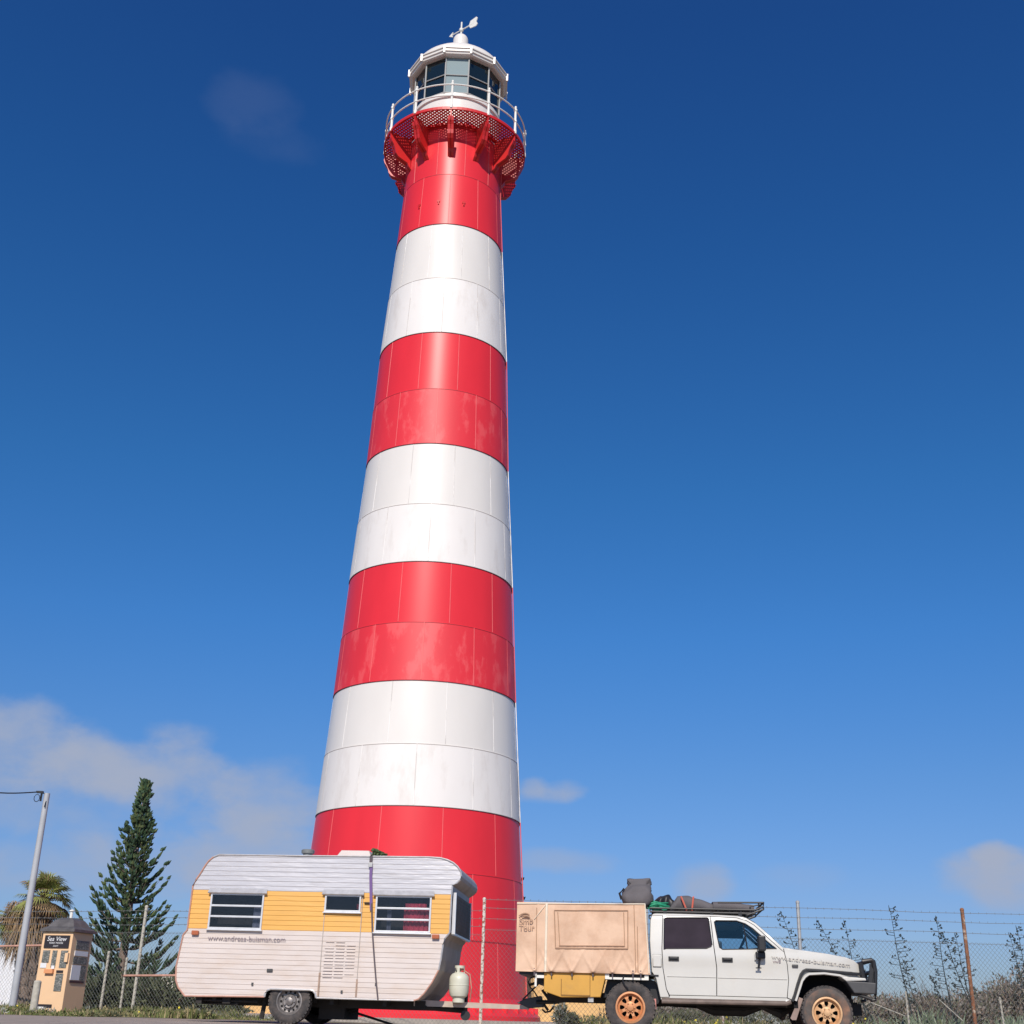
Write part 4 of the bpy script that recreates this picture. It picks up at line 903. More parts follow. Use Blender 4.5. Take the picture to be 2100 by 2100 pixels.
# mirror
a = UF.sz(1560, 1925); b = UF.sz(1563, 1952); mb = MB(); mb.box(a[0] - .06, a[0] + .05, -.24, -.04, b[1] - .0, a[1] + .03); mb.box(a[0] - .09, a[0] + .05, -.10, .03, b[1] - .10, b[1] - .0)
o = mb.build('side_mirror', m_black, UT, bevel=.02)
a = UF.sz(1558, 1960); b = UF.sz(1555, 1985); mb = MB(); mb.tube([(a[0], -.05, a[1]), (b[0], -.05, b[1])], .018, 6); mb.box(b[0] - .04, b[0] + .04, -.06, -.04, b[1] - .01, b[1] + .005); mb.box(a[0] - .08, a[0] - .01, -.03, -.01, a[1] - .06, a[1] + .02, 1); o = mb.build('mirror_bracket', [m_black, m_galv], UT)
# lettering on the bonnet side
a = UF.sz(1582, 1962); b = UF.sz(1745, 1979)
t = text_mesh('web_address', 'www.andreas-buisman.com', .085, mat('faded_lettering', (.50, .47, .43), rough=.7), UT, (a[0], -.008, a[1] - .03), (R(90), math.atan2(a[1] - b[1], b[0] - a[0]), 0), extrude=.004)
w_ = max(v.co.x for v in t.data.vertices); t.scale = ((b[0] - a[0]) / w_, 1, 1)
for v in t.data.vertices:      # follow the curve of the nose
    s_ = a[0] + v.co.x * t.scale[0]; v.co.z -= inset(s_, a[1] - (v.co.x / w_) * (a[1] - b[1])) - .004
a = UF.sz(1585, 1972); text_mesh('small_script', 'vw8', .07, m_txt, UT, (a[0], -.004, a[1] - .02), (R(90), 0, 0), extrude=.003)
# wheels
sR = 0.0
for sx in (0, sw):
    for yy, f in ((.115, -1), (UW - .115, 1)):
        wheel('wheel', UT, .362, .25, sx, yy, .362, .205, m_rim if sx == 0 else m_rim2, m_rub if sx == 0 else m_mud, 'bronze', f)
# canopy
CO = -.07
cl, cr = UF.sz(1059, 1930, CO), UF.sz(1330, 1930, CO)
cb = UF.sz(1195, 1995, CO)[1]; ct = UF.sz(1195, 1852, CO)[1]
xl0, xl1 = UF.sz(1057.2, 1993, CO)[0], UF.sz(1060.7, 1851, CO)[0]; xr0, xr1 = UF.sz(1333.5, 1996, CO)[0], UF.sz(1323.8, 1853, CO)[0]
print('canopy', xl0, xl1, xr0, xr1, cb, ct)
def canvas_xy(u, v):       # u 0..1, v 0..1 -> s,z
    return (xl0 + (xr0 - xl0) * u) * (1 - v) + (xl1 + (xr1 - xl1) * u) * v, cb + (ct - cb) * v
hooks = [UF.sz(x, 1990, CO)[0] for x in (1096, 1131, 1173, 1216, 1256, 1298, 1314)]
def cdisp(s, z):
    d = .014 * math.sin(s * 3.1 + z * 1.2) + .008 * math.sin(s * 9 + 2 * z) + .005 * math.sin(s * 17 - 6 * z + 2 * math.sin(z * 4)) + .004 * math.sin(z * 14 + 5 * s)
    for h in hooks:
        q = (z - cb); 
        if q < .45:
            for sl_ in (-.55, 0, .55):
                x = s - h - sl_ * q; d += -.020 * math.exp(-(x / .022) ** 2) * (1 - q / .45) 
    d += -.02 * math.exp(-((s - (xl1 + .32)) / .02) ** 2) * .4
    return d
mb = MB(); NU, NV = 140, 60; vs = []
for j in range(NV + 1):
    for i in range(NU + 1):
        s, z = canvas_xy(i / NU, j / NV); vs.append((s, CO + cdisp(s, z) * (1 if 0 < j < NV else .3), z))
fs = [(j * (NU + 1) + i, j * (NU + 1) + i + 1, (j + 1) * (NU + 1) + i + 1, (j + 1) * (NU + 1) + i) for j in range(NV) for i in range(NU)]
mb.add(vs, fs)
CWd = UW - 2 * CO
c00, c10, c11, c01 = canvas_xy(0, 0), canvas_xy(1, 0), canvas_xy(1, 1), canvas_xy(0, 1)
q = [(p[0], y, p[1]) for y in (CO, CO + CWd) for p in (c00, c10, c11, c01)]
mb.add(q, [(4, 5, 6, 7), (3, 2, 6, 7), (0, 3, 7, 4), (1, 2, 6, 5), (0, 1, 5, 4)])
mb.build('canvas_canopy', m_canvas, UT, smooth=True, angle=50)
# seams / window flap
def seam(px0, px1, w, m, name='canopy_seam', y=-.014):
    a, b = UF.sz(*px0, CO), UF.sz(*px1, CO); d = Vector((b[0] - a[0], b[1] - a[1])); n_ = Vector((-d.y, d.x)).normalized() * w; K = max(2, int(d.length / .05)); vs = []
    for k in range(K + 1):
        p = Vector(a) + d * k / K; dd = cdisp(p.x, p.y)
        vs += [(p.x - n_.x, CO + dd + .004, p.y - n_.y), (p.x - n_.x * .6, CO + dd + y, p.y - n_.y * .6), (p.x + n_.x * .6, CO + dd + y, p.y + n_.y * .6), (p.x + n_.x, CO + dd + .004, p.y + n_.y)]
    MBx = MB(); MBx.add(vs, [(k * 4 + q, k * 4 + q + 1, k * 4 + 5 + q, k * 4 + 4 + q) for k in range(K) for q in range(3)]); return MBx
def addseams(lst, m, name):
    t = MB()
    for a, b, w in lst:
        s = seam(a, b, w, m); t.add(s.v, s.f)
    t.build(name, m, UT)
addseams([((1137, 1867), (1287.5, 1867), .008), ((1137, 1867), (1139.5, 1944.5), .008), ((1139.5, 1944.5), (1287.5, 1945.5), .013), ((1287.5, 1867), (1287.5, 1945.5), .008),
          ((1144, 1871), (1148, 1939), .006), ((1146.5, 1939.5), (1281, 1940), .008), ((1279, 1871), (1281, 1940), .006), ((1300, 1855), (1304, 1993), .006), ((1307, 1900), (1308.5, 1994), .006), ((1101, 1862), (1099.5, 1990), .006)], m_seamc, 'canopy_seam')
addseams([((1121.5, 1853), (1118.5, 1993), .022), ((1120, 1855), (1096, 1885), .006), ((1060.5, 1852.5), (1323, 1854), .010), ((1322.5, 1853), (1331, 1996), .010)], m_canvhi, 'canopy_binding')
mb = MB()
for h in hooks[:]:
    mb.box(h - .010, h + .010, CO - .02, CO + .01, cb - .055, cb + .05)
mb.build('canopy_hook', m_strap, UT)
a = UF.sz(1064, 1886, CO)
for body, px, py, sz_ in (('Smb', 1064.5, 1893, .125), ('Tour', 1064, 1907, .115)):
    a = UF.sz(px, py, CO); text_mesh('canopy_lettering', body, sz_, m_seamc, UT, (a[0], CO - .024, a[1]), (R(90), 0, 0), extrude=.002)
mb = MB()
for k, (w0, dz) in enumerate(((.0, 0), (.0, -.045))):
    pts = [UF.sz(1064 + t * 22, 1878.5 - 5 * math.sin(t * 2.6) + k * 5, CO) for t in [i / 10 for i in range(11)]]; mb.tube([(s, CO - .02, z) for s, z in pts[k * 3:]], [.006 + .008 * math.sin(math.pi * i / 10) for i in range(len(pts[k * 3:]))], 5)
mb.build('canopy_emblem', m_seamc, UT)
# tray, toolbox, rear rack
mb = MB(); tz = UF.sz(1250, 1998)[1]
mb.box(xl0 + .05, xr0 - .05, .0, UW, tz - .03, tz + .02); mb.build('tray', m_black, UT)
a = UF.sz(1241, 2000); b = UF.sz(1330, 2003); mb = MB(); mb.box(a[0], b[0], -.03, .01, a[1] - .055, a[1] - .025); mb.box(a[0], a[0] + .06, -.035, .012, a[1] - .055, a[1] + .02); mb.box(b[0] - .06, b[0], -.035, .012, a[1] - .055, a[1] + .02)
a2 = UF.sz(1097, 1998); b2 = UF.sz(1116, 1998); mb.box(a2[0], b2[0], -.03, .01, a2[1] - .05, a2[1] - .01); mb.box(a2[0], a2[0] + .03, -.03, .01, a2[1] - .17, a2[1] + .02); mb.build('tray_rail', m_rail, UT)
box = UF.pl([(1116, 1994.5), (1243.8, 1994.5), (1231.4, 2045), (1149.6, 2045), (1115.3, 2032.8)], -.03)
mb = MB(); mb.prism(box, -.03, .50); mb.build('toolbox', m_box, UT, bevel=.01)
mb = MB()
for p0, p1 in (((1151, 2008), (1151, 2041)), ((1151, 2041.5), (1210, 2041.5)), ((1210, 1997), (1210, 2044))):
    a, b = UF.sz(*p0, -.03), UF.sz(*p1, -.03); mb.box(min(a[0], b[0]) - .004, max(a[0], b[0]) + .004, -.036, -.02, min(a[1], b[1]) - .004, max(a[1], b[1]) + .004)
mb.build('toolbox_lid_gap', mat('toolbox_gap', (.25, .13, .03), rough=.8), UT)
P = UF.pl([(1246, 2003), (1330, 2006), (1345, 2012), (1356, 2046), (1350, 2058), (1328, 2062), (1338, 2040), (1322, 2020), (1293, 2013), (1262, 2020), (1243, 2045), (1236, 2045)]); mb = MB(); mb.prism(P, .22, .26); mb.prism(P, UW - .26, UW - .22)
mb.box(-.42, .42, .0, UW, .80, .82); mb.build('rear_mudguard', m_black, UT)
mb = MB(); 
for p0, p1, r in (((1085, 2020), (1112, 2012), .02), ((1072, 2050), (1110, 2012), .012), ((1112, 2030), (1130, 2055), .022), ((1100, 2055), (1135, 2055), .03), ((1112, 2055), (1124, 2072), .02), ((1135, 2056), (1160, 2050), .03)):
    a, b = UF.sz(*p0, .7), UF.sz(*p1, .7); mb.tube([(a[0], .7, a[1]), (b[0], .7, b[1])], r, 8)
pts = [UF.sz(x, y, .6) for x, y in ((1098, 2002), (1088, 2006), (1083, 2014), (1087, 2024), (1096, 2034), (1103, 2046))]; mb.tube([(s, .6, z) for s, z in pts], .011, 6)
pts = [UF.sz(x, y, .6) for x, y in ((1112, 2070), (1118, 2076), (1128, 2074), (1136, 2064))]; mb.tube([(s, .6, z) for s, z in pts], .016, 6)
a, b = UF.sz(1097, 2000, .3), UF.sz(1115, 2018, .3); mb.box(a[0] + .04, b[0], .2, 1.4, b[1], a[1]); 
mb.build('rear_hitch', m_black, UT, smooth=True)
# diagonal straps below tray
pts = [UF.sz(x, y, -.04) for x, y in ((1279, 2001), (1277, 2010), (1281, 2020), (1288, 2027))]; mb = MB(); mb.tube([(s, -.04, z) for s, z in pts], .012, 6); mb.build('loose_strap', m_black, UT)
MB().box(-.62, -.54, .0, .3, .42, .50).build('side_reflector', m_galv, UT)
mb = MB(); a = UF.sz(1343, 2060); mb.box(a[0] - .03, a[0] + .02, .1, .2, a[1] - .06, a[1] + .08); mb.build('tail_bracket', mat('pink_reflector', (.6, .25, .22), rough=.5), UT)

# roof rack
RK = bpy.data.objects.new('roof_rack', None); COL.objects.link(RK); RK.parent = UT
zr0 = UF.sz(1430, 1871, .2)[1]; sa = UF.sz(1333, 1870, .2)[0]; sb = UF.sz(1548, 1872, .2)[0]; sc = UF.sz(1565, 1855, .2)[0]; zc0 = UF.sz(1565, 1874, .2)[1]; zc1 = UF.sz(1565, 1855, .2)[1]
YR0, YR1 = .16, UW - .16
mb = MB()
for yy in (YR0, YR1):
    mb.tube([(sa, yy, zr0 + .045), (sb, yy, zr0 + .045), (sc, yy, zr0 + .10)], .014, 8); mb.tube([(sa, yy, zr0 - .005), (sb, yy, zr0 - .005)], .014, 8)
    x = sa
    while x < sb: mb.tube([(x, yy, zr0 - .005), (x, yy, zr0 + .045)], .010, 6); x += .17
    zt_ = zr0 + .155
    mb.tube([(sb - .55, yy, zt_ - .01), (sc, yy, zt_)], .013, 8); mb.tube([(sc, yy, zt_), (sc, yy, zr0 + .06), (sc - .25, yy, zr0 - .03), (sb - .15, yy, zr0 - .005)], .015, 8)
    mb.tube([(sc - .07, yy, zt_), (sc - .07, yy, zr0 + .04)], .012, 8); mb.tube([(sc - .2, yy, zt_ - .06), (sc - .05, yy, zt_ - .03)], .01, 8); mb.tube([(sc - .2, yy, zt_ - .06), (sc - .2, yy, zr0 - .02)], .01, 8)
for x in (sc,): mb.tube([(x, YR0, zr0 + .155), (x, YR1, zr0 + .155)], .015, 8); mb.tube([(x, YR0, zr0 + .07), (x, YR1, zr0 + .07)], .013, 8)
mb.build('rack_frame', m_black, RK, smooth=True)
mb = MB(); x = sa + .03
while x < sb: mb.box(x, x + .05, YR0, YR1, zr0 - .002, zr0 + .012); x += .12
mb.build('rack_slats', m_black, RK)
mb = MB()
for x in (sa + .2, sa + .9, sb - .25):
    for yy in (YR0, YR1 - .02): mb.box(x, x + .05, yy - .02, yy + .03, zr0 - .08, zr0)
mb.build('rack_foot', m_black, RK)
# luggage (things of their own)
def uloc(s, y, z): P = UF.o + DIRV * s + NRM * y; return (P.x, P.y, z)
def lump(name, L, Wd, Hh, seed, m, prof, label, cat, loc, straps=None, nx=28, ny=14, amp=.02):
    """soft lumpy bag: cross-sections along x, superellipse; prof(t)->(height factor, width factor)"""
    rnd = random.Random(seed); mb = MB(); vs = []; ph_ = [rnd.uniform(0, 6) for _ in range(6)]; n = 24
    for i in range(nx + 1):
        t = i / nx; hf, wf = prof(t); x = (t - .5) * L
        for j in range(n):
            a = 2 * math.pi * j / n; c, s = math.cos(a), math.sin(a); ee = .55
            y = Wd / 2 * wf * math.copysign(abs(c) ** ee, c); z = Hh / 2 * hf * (1 + math.copysign(abs(s) ** ee, s))
            d = amp * (math.sin(5 * t * 3 + ph_[0] + a) + .6 * math.sin(13 * t + ph_[1] + 2 * a) + .5 * math.sin(23 * t + 3 * a + ph_[2]))
            vs.append((x + d * .4, y + d * (1 if wf > .2 else 0), max(0.0, z + d * .5)))
    fs = [(i * n + j, i * n + (j + 1) % n, (i + 1) * n + (j + 1) % n, (i + 1) * n + j) for i in range(nx) for j in range(n)] + [tuple(range(n)), tuple(range(nx * n, nx * n + n))]
    mb.add(vs, fs); o = mb.build(name, m, smooth=True, angle=60, loc=loc, rotz=-ANG); tag(o, label, cat); return o
zr1 = zr0 + .014
sA_ = UF.sz(1375, 1865, .4)[0]; sB_ = UF.sz(1464, 1865, .4)[0]; hbag = UF.sz(1395, 1835, .4)[1] - zr1
swag = lump('swag_bag', sB_ - sA_, .95, hbag, 1, m_bag, lambda t: ((.35 + .65 * min(1, t / .18)) * (1 if t < .45 else 1 - .45 * (t - .45) / .55), .9 + .1 * math.sin(t * 3)), 'dark grey bedroll with two red straps lying on the roof rack', 'bag', uloc((sA_ + sB_) / 2, UW / 2 - .05, zr1), amp=.008)
for x0, x1 in ((1397, 1408), (1422, 1419)):
    a, b = UF.sz(x0, 1838, .3), UF.sz(x1, 1862, .3); mb = MB(); mb.tube([(a[0] - (sA_ + sB_) / 2, -.49, a[1] - zr1 - .01), (b[0] - (sA_ + sB_) / 2, -.50, .02)], .013, 5); mb.tube([(a[0] - (sA_ + sB_) / 2, -.49, a[1] - zr1 - .01), (a[0] - (sA_ + sB_) / 2 + .05, .45, a[1] - zr1)], .012, 5); mb.build('strap', m_redstrap, swag)
sC_ = UF.sz(1462, 1865, .4)[0]; sD_ = UF.sz(1546, 1865, .4)[0]; h2 = UF.sz(1500, 1848.5, .4)[1] - zr1
lump('flat_luggage_bag', sD_ - sC_, 1.0, h2, 5, m_bag, lambda t: (1 - .25 * max(0, t - .5) * 2, 1), 'long low dark grey bag at the front of the roof rack', 'bag', uloc((sC_ + sD_) / 2, UW / 2 - .05, zr1), amp=.004)
# jumble of green hose and black gear at the rear of the rack
hs_ = UF.sz(1350, 1862, .35); rnd = random.Random(11); mb = MB()
pts = []
for i in range(90):
    t = i / 89; a = t * 2 * math.pi * 5.3; pts.append((.17 * math.cos(a) * (1 - .3 * t) + (t - .5) * .12, .12 * math.sin(a * 1.03), .05 + .045 * math.sin(a * .7 + 1) + .05 * t))
mb.tube(pts, .014, 6, 0)
tag(mb.build('garden_hose', m_green, smooth=True, loc=uloc(hs_[0], .30, zr1), rotz=-ANG), 'coiled green hose at the rear end of the roof rack', 'hose')
hs2 = UF.sz(1368, 1850, .6)
lump('black_gear_bag', .40, .5, .27, 9, m_black, lambda t: (.55 + .45 * math.sin(math.pi * t), .8), 'black lumpy gear bag behind the green hose on the rack', 'bag', uloc(hs2[0] - .03, .72, zr1), amp=.02)
# big charcoal bag standing on the canopy
bs = UF.sz(1307, 1852, .3); hb = UF.sz(1307, 1803, .3)[1] - ct
mb = MB(); n = 40; rows_ = []
secs = [(0, .18, .19), (.05, .205, .21), (.18, .235, .23), (.36, .235, .22), (.5, .215, .2), (.62, .20, .18), (.72, .178, .14), (.76, .165, .10), (.80, .178, .09), (.90, .180, .09), (.97, .178, .085), (1.0, .165, .06)]
vs = []
for k, (t, a_, b_) in enumerate(secs):
    for j in range(n):
        th = 2 * math.pi * j / n; c, s = math.cos(th), math.sin(th); w = .012 * math.sin(3 * th + 9 * t) + .008 * math.sin(5 * th - 14 * t)
        vs.append(((a_ * 1.02 + w) * math.copysign(abs(c) ** .55, c) + (.025 if t > .6 else 0), (b_ + w) * math.copysign(abs(s) ** .7, s), t * hb + .01 * math.sin(2 * th + 3)* (t > .1)))
mb.add(vs, [(k * n + j, k * n + (j + 1) % n, (k + 1) * n + (j + 1) % n, (k + 1) * n + j) for k in range(len(secs) - 1) for j in range(n)] + [tuple(range(n))[::-1], tuple(range((len(secs) - 1) * n, len(secs) * n))])
BG = mb.build('duffel_bag', m_bag, smooth=True, angle=70, loc=uloc(bs[0], .30, ct + .004), rotz=-ANG); tag(BG, 'big charcoal roll-top duffel bag standing on the canvas canopy', 'bag')
mb = MB(); mb.tube([(-.20, -.12, hb * .60), (-.27, -.13, hb * .42), (-.24, -.13, hb * .2)], .02, 6); mb.tube([(-.13, -.07, hb * .9), (-.10, -.07, hb * .8)], .025, 6); mb.build('bag_strap', m_black, BG)

# ------------------------------------------------------------------ fences
def fence(name, P, Q, H, wires, label, mesh_h, x_pitch=.085, posts=(), top_rail=None, midrail=None, shade=m_wire):
    e = thing(name, label, 'fence', (P[0], P[1], 0)); d = Vector((Q[0] - P[0], Q[1] - P[1])); L = d.length; ang = math.atan2(d.y, d.x); e.rotation_euler.z = ang
    mb = MB(); k = -int(mesh_h / x_pitch) - 1; h = mesh_h; r = .0022
    while k * x_pitch < L:
        x0 = k * x_pitch
        for sg in (0, 1):
            # line from (x0,0) to (x0+h, h) or mirrored, slope ~1
            xa, za, xb, zb_ = (x0, 0.0, x0 + h * .9, h) if sg == 0 else (x0, h, x0 + h * .9, 0.0)
            # clip to 0..L
            if xb <= 0 or xa >= L: continue
            def lerp(x): return za + (zb_ - za) * (x - xa) / (xb - xa)
            a = max(xa, 0); b = min(xb, L); A_, B_ = (a, .0 + sg * .004, lerp(a)), (b, .0 + sg * .004, lerp(b))
            dx, dz = B_[0] - A_[0], B_[2] - A_[2]; l = math.hypot(dx, dz)
            if l < .02: continue
            nx, nz = -dz / l * r, dx / l * r
            mb.add([(A_[0] + nx, A_[1], A_[2] + nz), (A_[0], A_[1] - r, A_[2]), (A_[0] - nx, A_[1], A_[2] - nz), (A_[0], A_[1] + r, A_[2]), (B_[0] + nx, B_[1], B_[2] + nz), (B_[0], B_[1] - r, B_[2]), (B_[0] - nx, B_[1], B_[2] - nz), (B_[0], B_[1] + r, B_[2])],
                   [(0, 1, 5, 4), (1, 2, 6, 5), (2, 3, 7, 6), (3, 0, 4, 7)])
        k += 1
    mb.build('chain_link_mesh', shade, e)
    mb = MB()
    for wz in wires:
        N = max(2, int(L / 1.2)); pts = [(L * i / N, .0, wz + .012 * math.sin(i * 1.9 + wz * 7)) for i in range(N + 1)]; mb.tube(pts, .0045, 5)
        x = .1
        while x < L and wz > mesh_h + .05: mb.tube([(x, -.012, wz - .015), (x + .01, .012, wz + .02)], .003, 3); mb.tube([(x + .012, .012, wz - .015), (x, -.012, wz + .02)], .003, 3); x += .16
    mb.tube([(0, 0, mesh_h - .03), (L, 0, mesh_h - .03)], .004, 5)
    mb.build('barbed_wire', m_wire, e)
    for (x, hh, rr, m_, lx, nm) in posts:
        mb = MB(); mb.tube([(x, .03, -.02), (x + lx, .03, hh)], rr, 10); mb.lathe([(rr * 1.15, hh - .03), (rr * 1.15, hh), (rr * .5, hh + .02), (0, hh + .022)], 10, c=(x + lx, .03)); o = mb.build('fence_post', m_, e, smooth=True)
        if nm: o['label'] = nm
    for tr_ in (top_rail or []):
        mb = MB(); mb.tube([(tr_[0], .0, tr_[2]), (tr_[1], .0, tr_[3])], .022, 8); mb.build('fence_rail', tr_[4], e, smooth=True)
    return e
FD = 25.3
p0 = at(985, 2100, FD); pR = at(2180, 2110, FD)
X0 = p0.x; h_ = lambda px, py, D: at(px, py, D).z
mh = h_(1640, 1922, FD); ph1 = h_(1636.6, 1848.5, FD)
print('fence mesh h', mh, 'post', ph1, h_(990, 1842, FD), h_(1979, 1864, FD), 'wires', [h_(1600, y, FD) for y in (1862, 1880, 1903)])
wr = [h_(1600, y, FD) for y in (1861.5, 1880, 1902.5)]
xx = lambda px: at(px, 2100, FD).x - X0
Pst = [(0, h_(990, 1842, FD), .032, m_peel, .0, 'white post with peeling paint in front of the lighthouse'), (xx(1651), ph1, .034, m_galv, .0, 'galvanised steel post behind the bonnet'), (xx(2002), h_(1979, 1864, FD), .036, m_rustp, -.03, 'rusty brown post right of the truck'), (xx(1330), ph1, .03, m_galv, 0, None)]
fence('chain_link_fence', (X0, FD), (pR.x, FD), 2.4, wr, 'chain link fence with barbed wire from the lighthouse to the right edge', mh, posts=Pst)
FL = 29.5
pL = at(-60, 2090, FL); q0 = (X0 - .04, FD)
d = Vector((q0[0] - pL.x, q0[1] - pL.y)); Lf = d.length
def along(px):      # distance along the left fence for a pixel column near the ground
    r_ = ray(px, 2080); # intersect
    import mathutils
    det = r_.x * (-d.y) + r_.y * d.x
    t = (pL.x * (-d.y) + pL.y * d.x) / det
    P_ = Vector((r_.x * t, r_.y * t)); return (P_ - Vector((pL.x, pL.y))).length, P_.y
def posth(px, py):
    a, Dd = along(px); return a, h_(px, py, Dd), Dd
a1, D1 = along(268); a2, D2 = along(243); a3, D3 = along(202)
mhl = h_(340, 1910, along(340)[1]); print('left fence', a1, D1, mhl, h_(295, 1860, D1))
wrl = [h_(340, y, D1) for y in (1870, 1884, 1898)]
fence('chain_link_fence', (pL.x, pL.y), q0, 2.4, wrl, 'chain link fence with barbed wire behind the kiosk and caravan on the left', mhl,
      posts=[(a1, h_(295, 1858, D1), .034, m_stake, .02, 'tall pale fence post in front of the pine'), (a2, h_(260, 1965, D2), .025, m_stake, 0, 'short thin post beside the tall one'), (a3, h_(217, 1952, D3), .028, m_stake, .02, 'short greenish post nearest the kiosk')],
      top_rail=[(0, along(78)[0], h_(0, 1941, along(0)[1]), h_(82, 1938, along(78)[1]), m_rust), (a2, along(362)[0], h_(258, 2001, D2), h_(360, 2001, D1), m_rust)])

# ------------------------------------------------------------------ yellow wall, shed, kiosk, bollard, pole
a = at(489, 2085, 40.0); b = at(1262, 2085, 40.0)
YW = thing('low_wall', 'low yellow rendered block wall behind the lighthouse foot', 'wall', (a.x, 40.0, 0))
MB().box(0, b.x - a.x, 0, .2, 0, 1.45).build('wall_panel', m_wally, YW)
MB().box(-.03, b.x - a.x + .03, -.04, .24, 1.453, 1.53).build('wall_coping', m_wally, YW, bevel=.01)
a = at(-160, 2080, 33.0); b = at(34, 2080, 33.0); zt = at(20, 1944, 33).z
SH = thing('white_shed', 'white corrugated shed wall at the far left behind the light pole', 'shed', (a.x, 33, 0))
mb = MB(); w = b.x - a.x; N = int(w / .05); vs = []
for i in range(N + 1):
    y = .012 * math.sin(i * math.pi / 1.5); vs += [(w * i / N, y, 0), (w * i / N, y, zt)]
mb.add(vs, [(2 * i, 2 * i + 2, 2 * i + 3, 2 * i + 1) for i in range(N)]); mb.box(0, w - .01, .03, 2.4, 0, zt - .02); mb.build('wall', m_shed, SH, smooth=False)
MB().box(-.1, w + .06, -.06, 2.5, zt + .003, zt + .06).build('roof', m_galv, SH)
KD = 25.0
c0 = at(124.4, 2084, KD)
KW = .66; KH = at(146.4, 1911, KD).z
KI = thing('information_kiosk', 'apricot four-sided information kiosk with a grey domed roof and leaflet racks', 'kiosk', (c0.x, c0.y, 0), R(-16))
# local: corner at (0,0): front face extends to -x, right face extends to +y
MB().box(-KW, 0, 0, KW, 0, KH).build('kiosk_body', m_kiosk, KI, bevel=.006)
mb = MB(); mb.box(-KW - .05, .05, -.05, KW + .05, KH + .002, KH + .05); 
cx, cy = -KW / 2, KW / 2
prof = [(.37, .05), (.345, .075), (.29, .10), (.25, .17), (.20, .23), (.11, .27), (0, .28)]
mb.lathe([(r * 1.38, KH + z) for r, z in prof], 4, c=(cx, cy), phase=R(45)); mb.build('kiosk_roof', m_kroof, KI)
mb = MB(); mb.tube([(cx, cy, KH + .27), (cx, cy, KH + .40)], .03, 10); mb.lathe([(0.05, KH + .40), (.05, KH + .42), (0, KH + .44)], 12, c=(cx, cy)); mb.build('kiosk_finial', m_rail, KI)
def kf(u0, u1, v0, v1, m, name, t=.012, lab=None):   # front face, u 0..1 left->right, v 0..1 bottom->top
    o = MB().box(-KW + KW * u0, -KW + KW * u1, -t, -.001, KH * v0, KH * v1).build(name, m, KI)
    if lab: o['label'] = lab
    return o
def kr(u0, u1, v0, v1, m, name, t=.012):
    return MB().box(.001, t, KW * u0, KW * u1, KH * v0, KH * v1).build(name, m, KI)
kf(.10, .92, .80, .955, m_signb, 'name_board', .02)
for bd, u, v, sz_ in (('Sea View', .50, .885, .115), ('POINT MOORE', .50, .85, .045), ('LIGHT', .50, .815, .04)):
    text_mesh('sign_lettering', bd, sz_, m_signw, KI, (-KW + KW * u, -.022, KH * v), (R(90), 0, 0), shear=.2 if sz_ > .1 else 0, align='CENTER')
kf(.10, .33, .62, .77, m_leaflet, 'leaflet_rack'); kf(.08, .28, .555, .615, m_signw, 'notice'); kf(.42, .57, .56, .77, m_leaflet, 'leaflet_rack'); kf(.70, .93, .56, .77, m_leaflet, 'leaflet_rack'); kf(.46, .56, .545, .585, m_signw, 'notice', .02); kf(.88, .98, .63, .74, m_kiosk, 'brochure_holder', .05)
kf(.28, .56, .49, .54, mat('orange_plastic', (.75, .32, .14), rough=.5), 'shelf', .06); kf(.64, .86, .50, .53, m_signb, 'slot'); kf(.64, .88, .28, .49, m_leaflet, 'leaflet_rack'); kf(.18, .66, .08, .12, m_signb, 'slot'); kf(.18, .42, .055, .09, m_signw, 'notice', .03)
kr(.22, .85, .79, .90, m_leaflet, 'leaflet_rack'); kr(.20, .86, .715, .775, m_signw, 'notice'); kr(.18, .86, .61, .70, m_leaflet, 'leaflet_rack'); kr(.16, .60, .42, .60, m_signw, 'notice'); kr(.62, .86, .42, .60, m_leaflet, 'notice'); kr(.16, .86, .385, .41, m_signb, 'slot')
# bollard
P = at(66, 2085, 24.0); zt = at(84, 2011, 24).z
mb = MB(); mb.lathe([(.068, -.02), (.066, zt - .02), (.05, zt), (0, zt + .005)], 20); tag(mb.build('bollard', m_stake, smooth=True, loc=(P.x, P.y, 0)), 'short grey timber bollard standing left of the kiosk', 'bollard')
# light pole
PD = 27.0
P = at(22, 2085, PD); T_ = at(97, 1627, PD)
LP = thing('power_pole', 'tall pale grey steel power pole at the left edge', 'pole', (P.x, P.y, 0))
mb = MB(); lean = (T_.x - P.x); mb.tube([(0, 0, -.02), (lean * .5, 0, T_.z * .5), (lean, 0, T_.z)], [.075, .068, .06], 16); mb.build('pole_shaft', m_pole, LP, smooth=True)
mb = MB(); c = Vector((lean - .17, -.1, T_.z - .12)); mb.tube([c + Vector((.06 * math.cos(t), 0, .08 * math.sin(t))) for t in [i * .7 for i in range(10)]], .008, 5); mb.tube([(lean - .09, -.08, T_.z - .18), (lean - .09, -.08, T_.z - .02)], .022, 6); mb.box(lean - .2, lean - .06, -.12, -.04, T_.z - .01, T_.z + .03)
mb.tube([(lean - .1, -.05, T_.z), (lean + .02, 0, T_.z - .03), (lean + .02, -.09, T_.z - .3)], .012, 5); mb.build('cable_clamp', m_black, LP)
A0 = Vector((T_.x - .15, PD - .05, T_.z + .02)); B0 = at(-120, 1600, PD - 2)
mb = MB(); mb.tube([A0.lerp(B0, t) - Vector((0, 0, .12 * math.sin(math.pi * t))) for t in [i / 12 for i in range(13)]], .014, 6)
tag(mb.build('overhead_cable', m_black), 'black overhead cable running left from the pole top', 'cable')

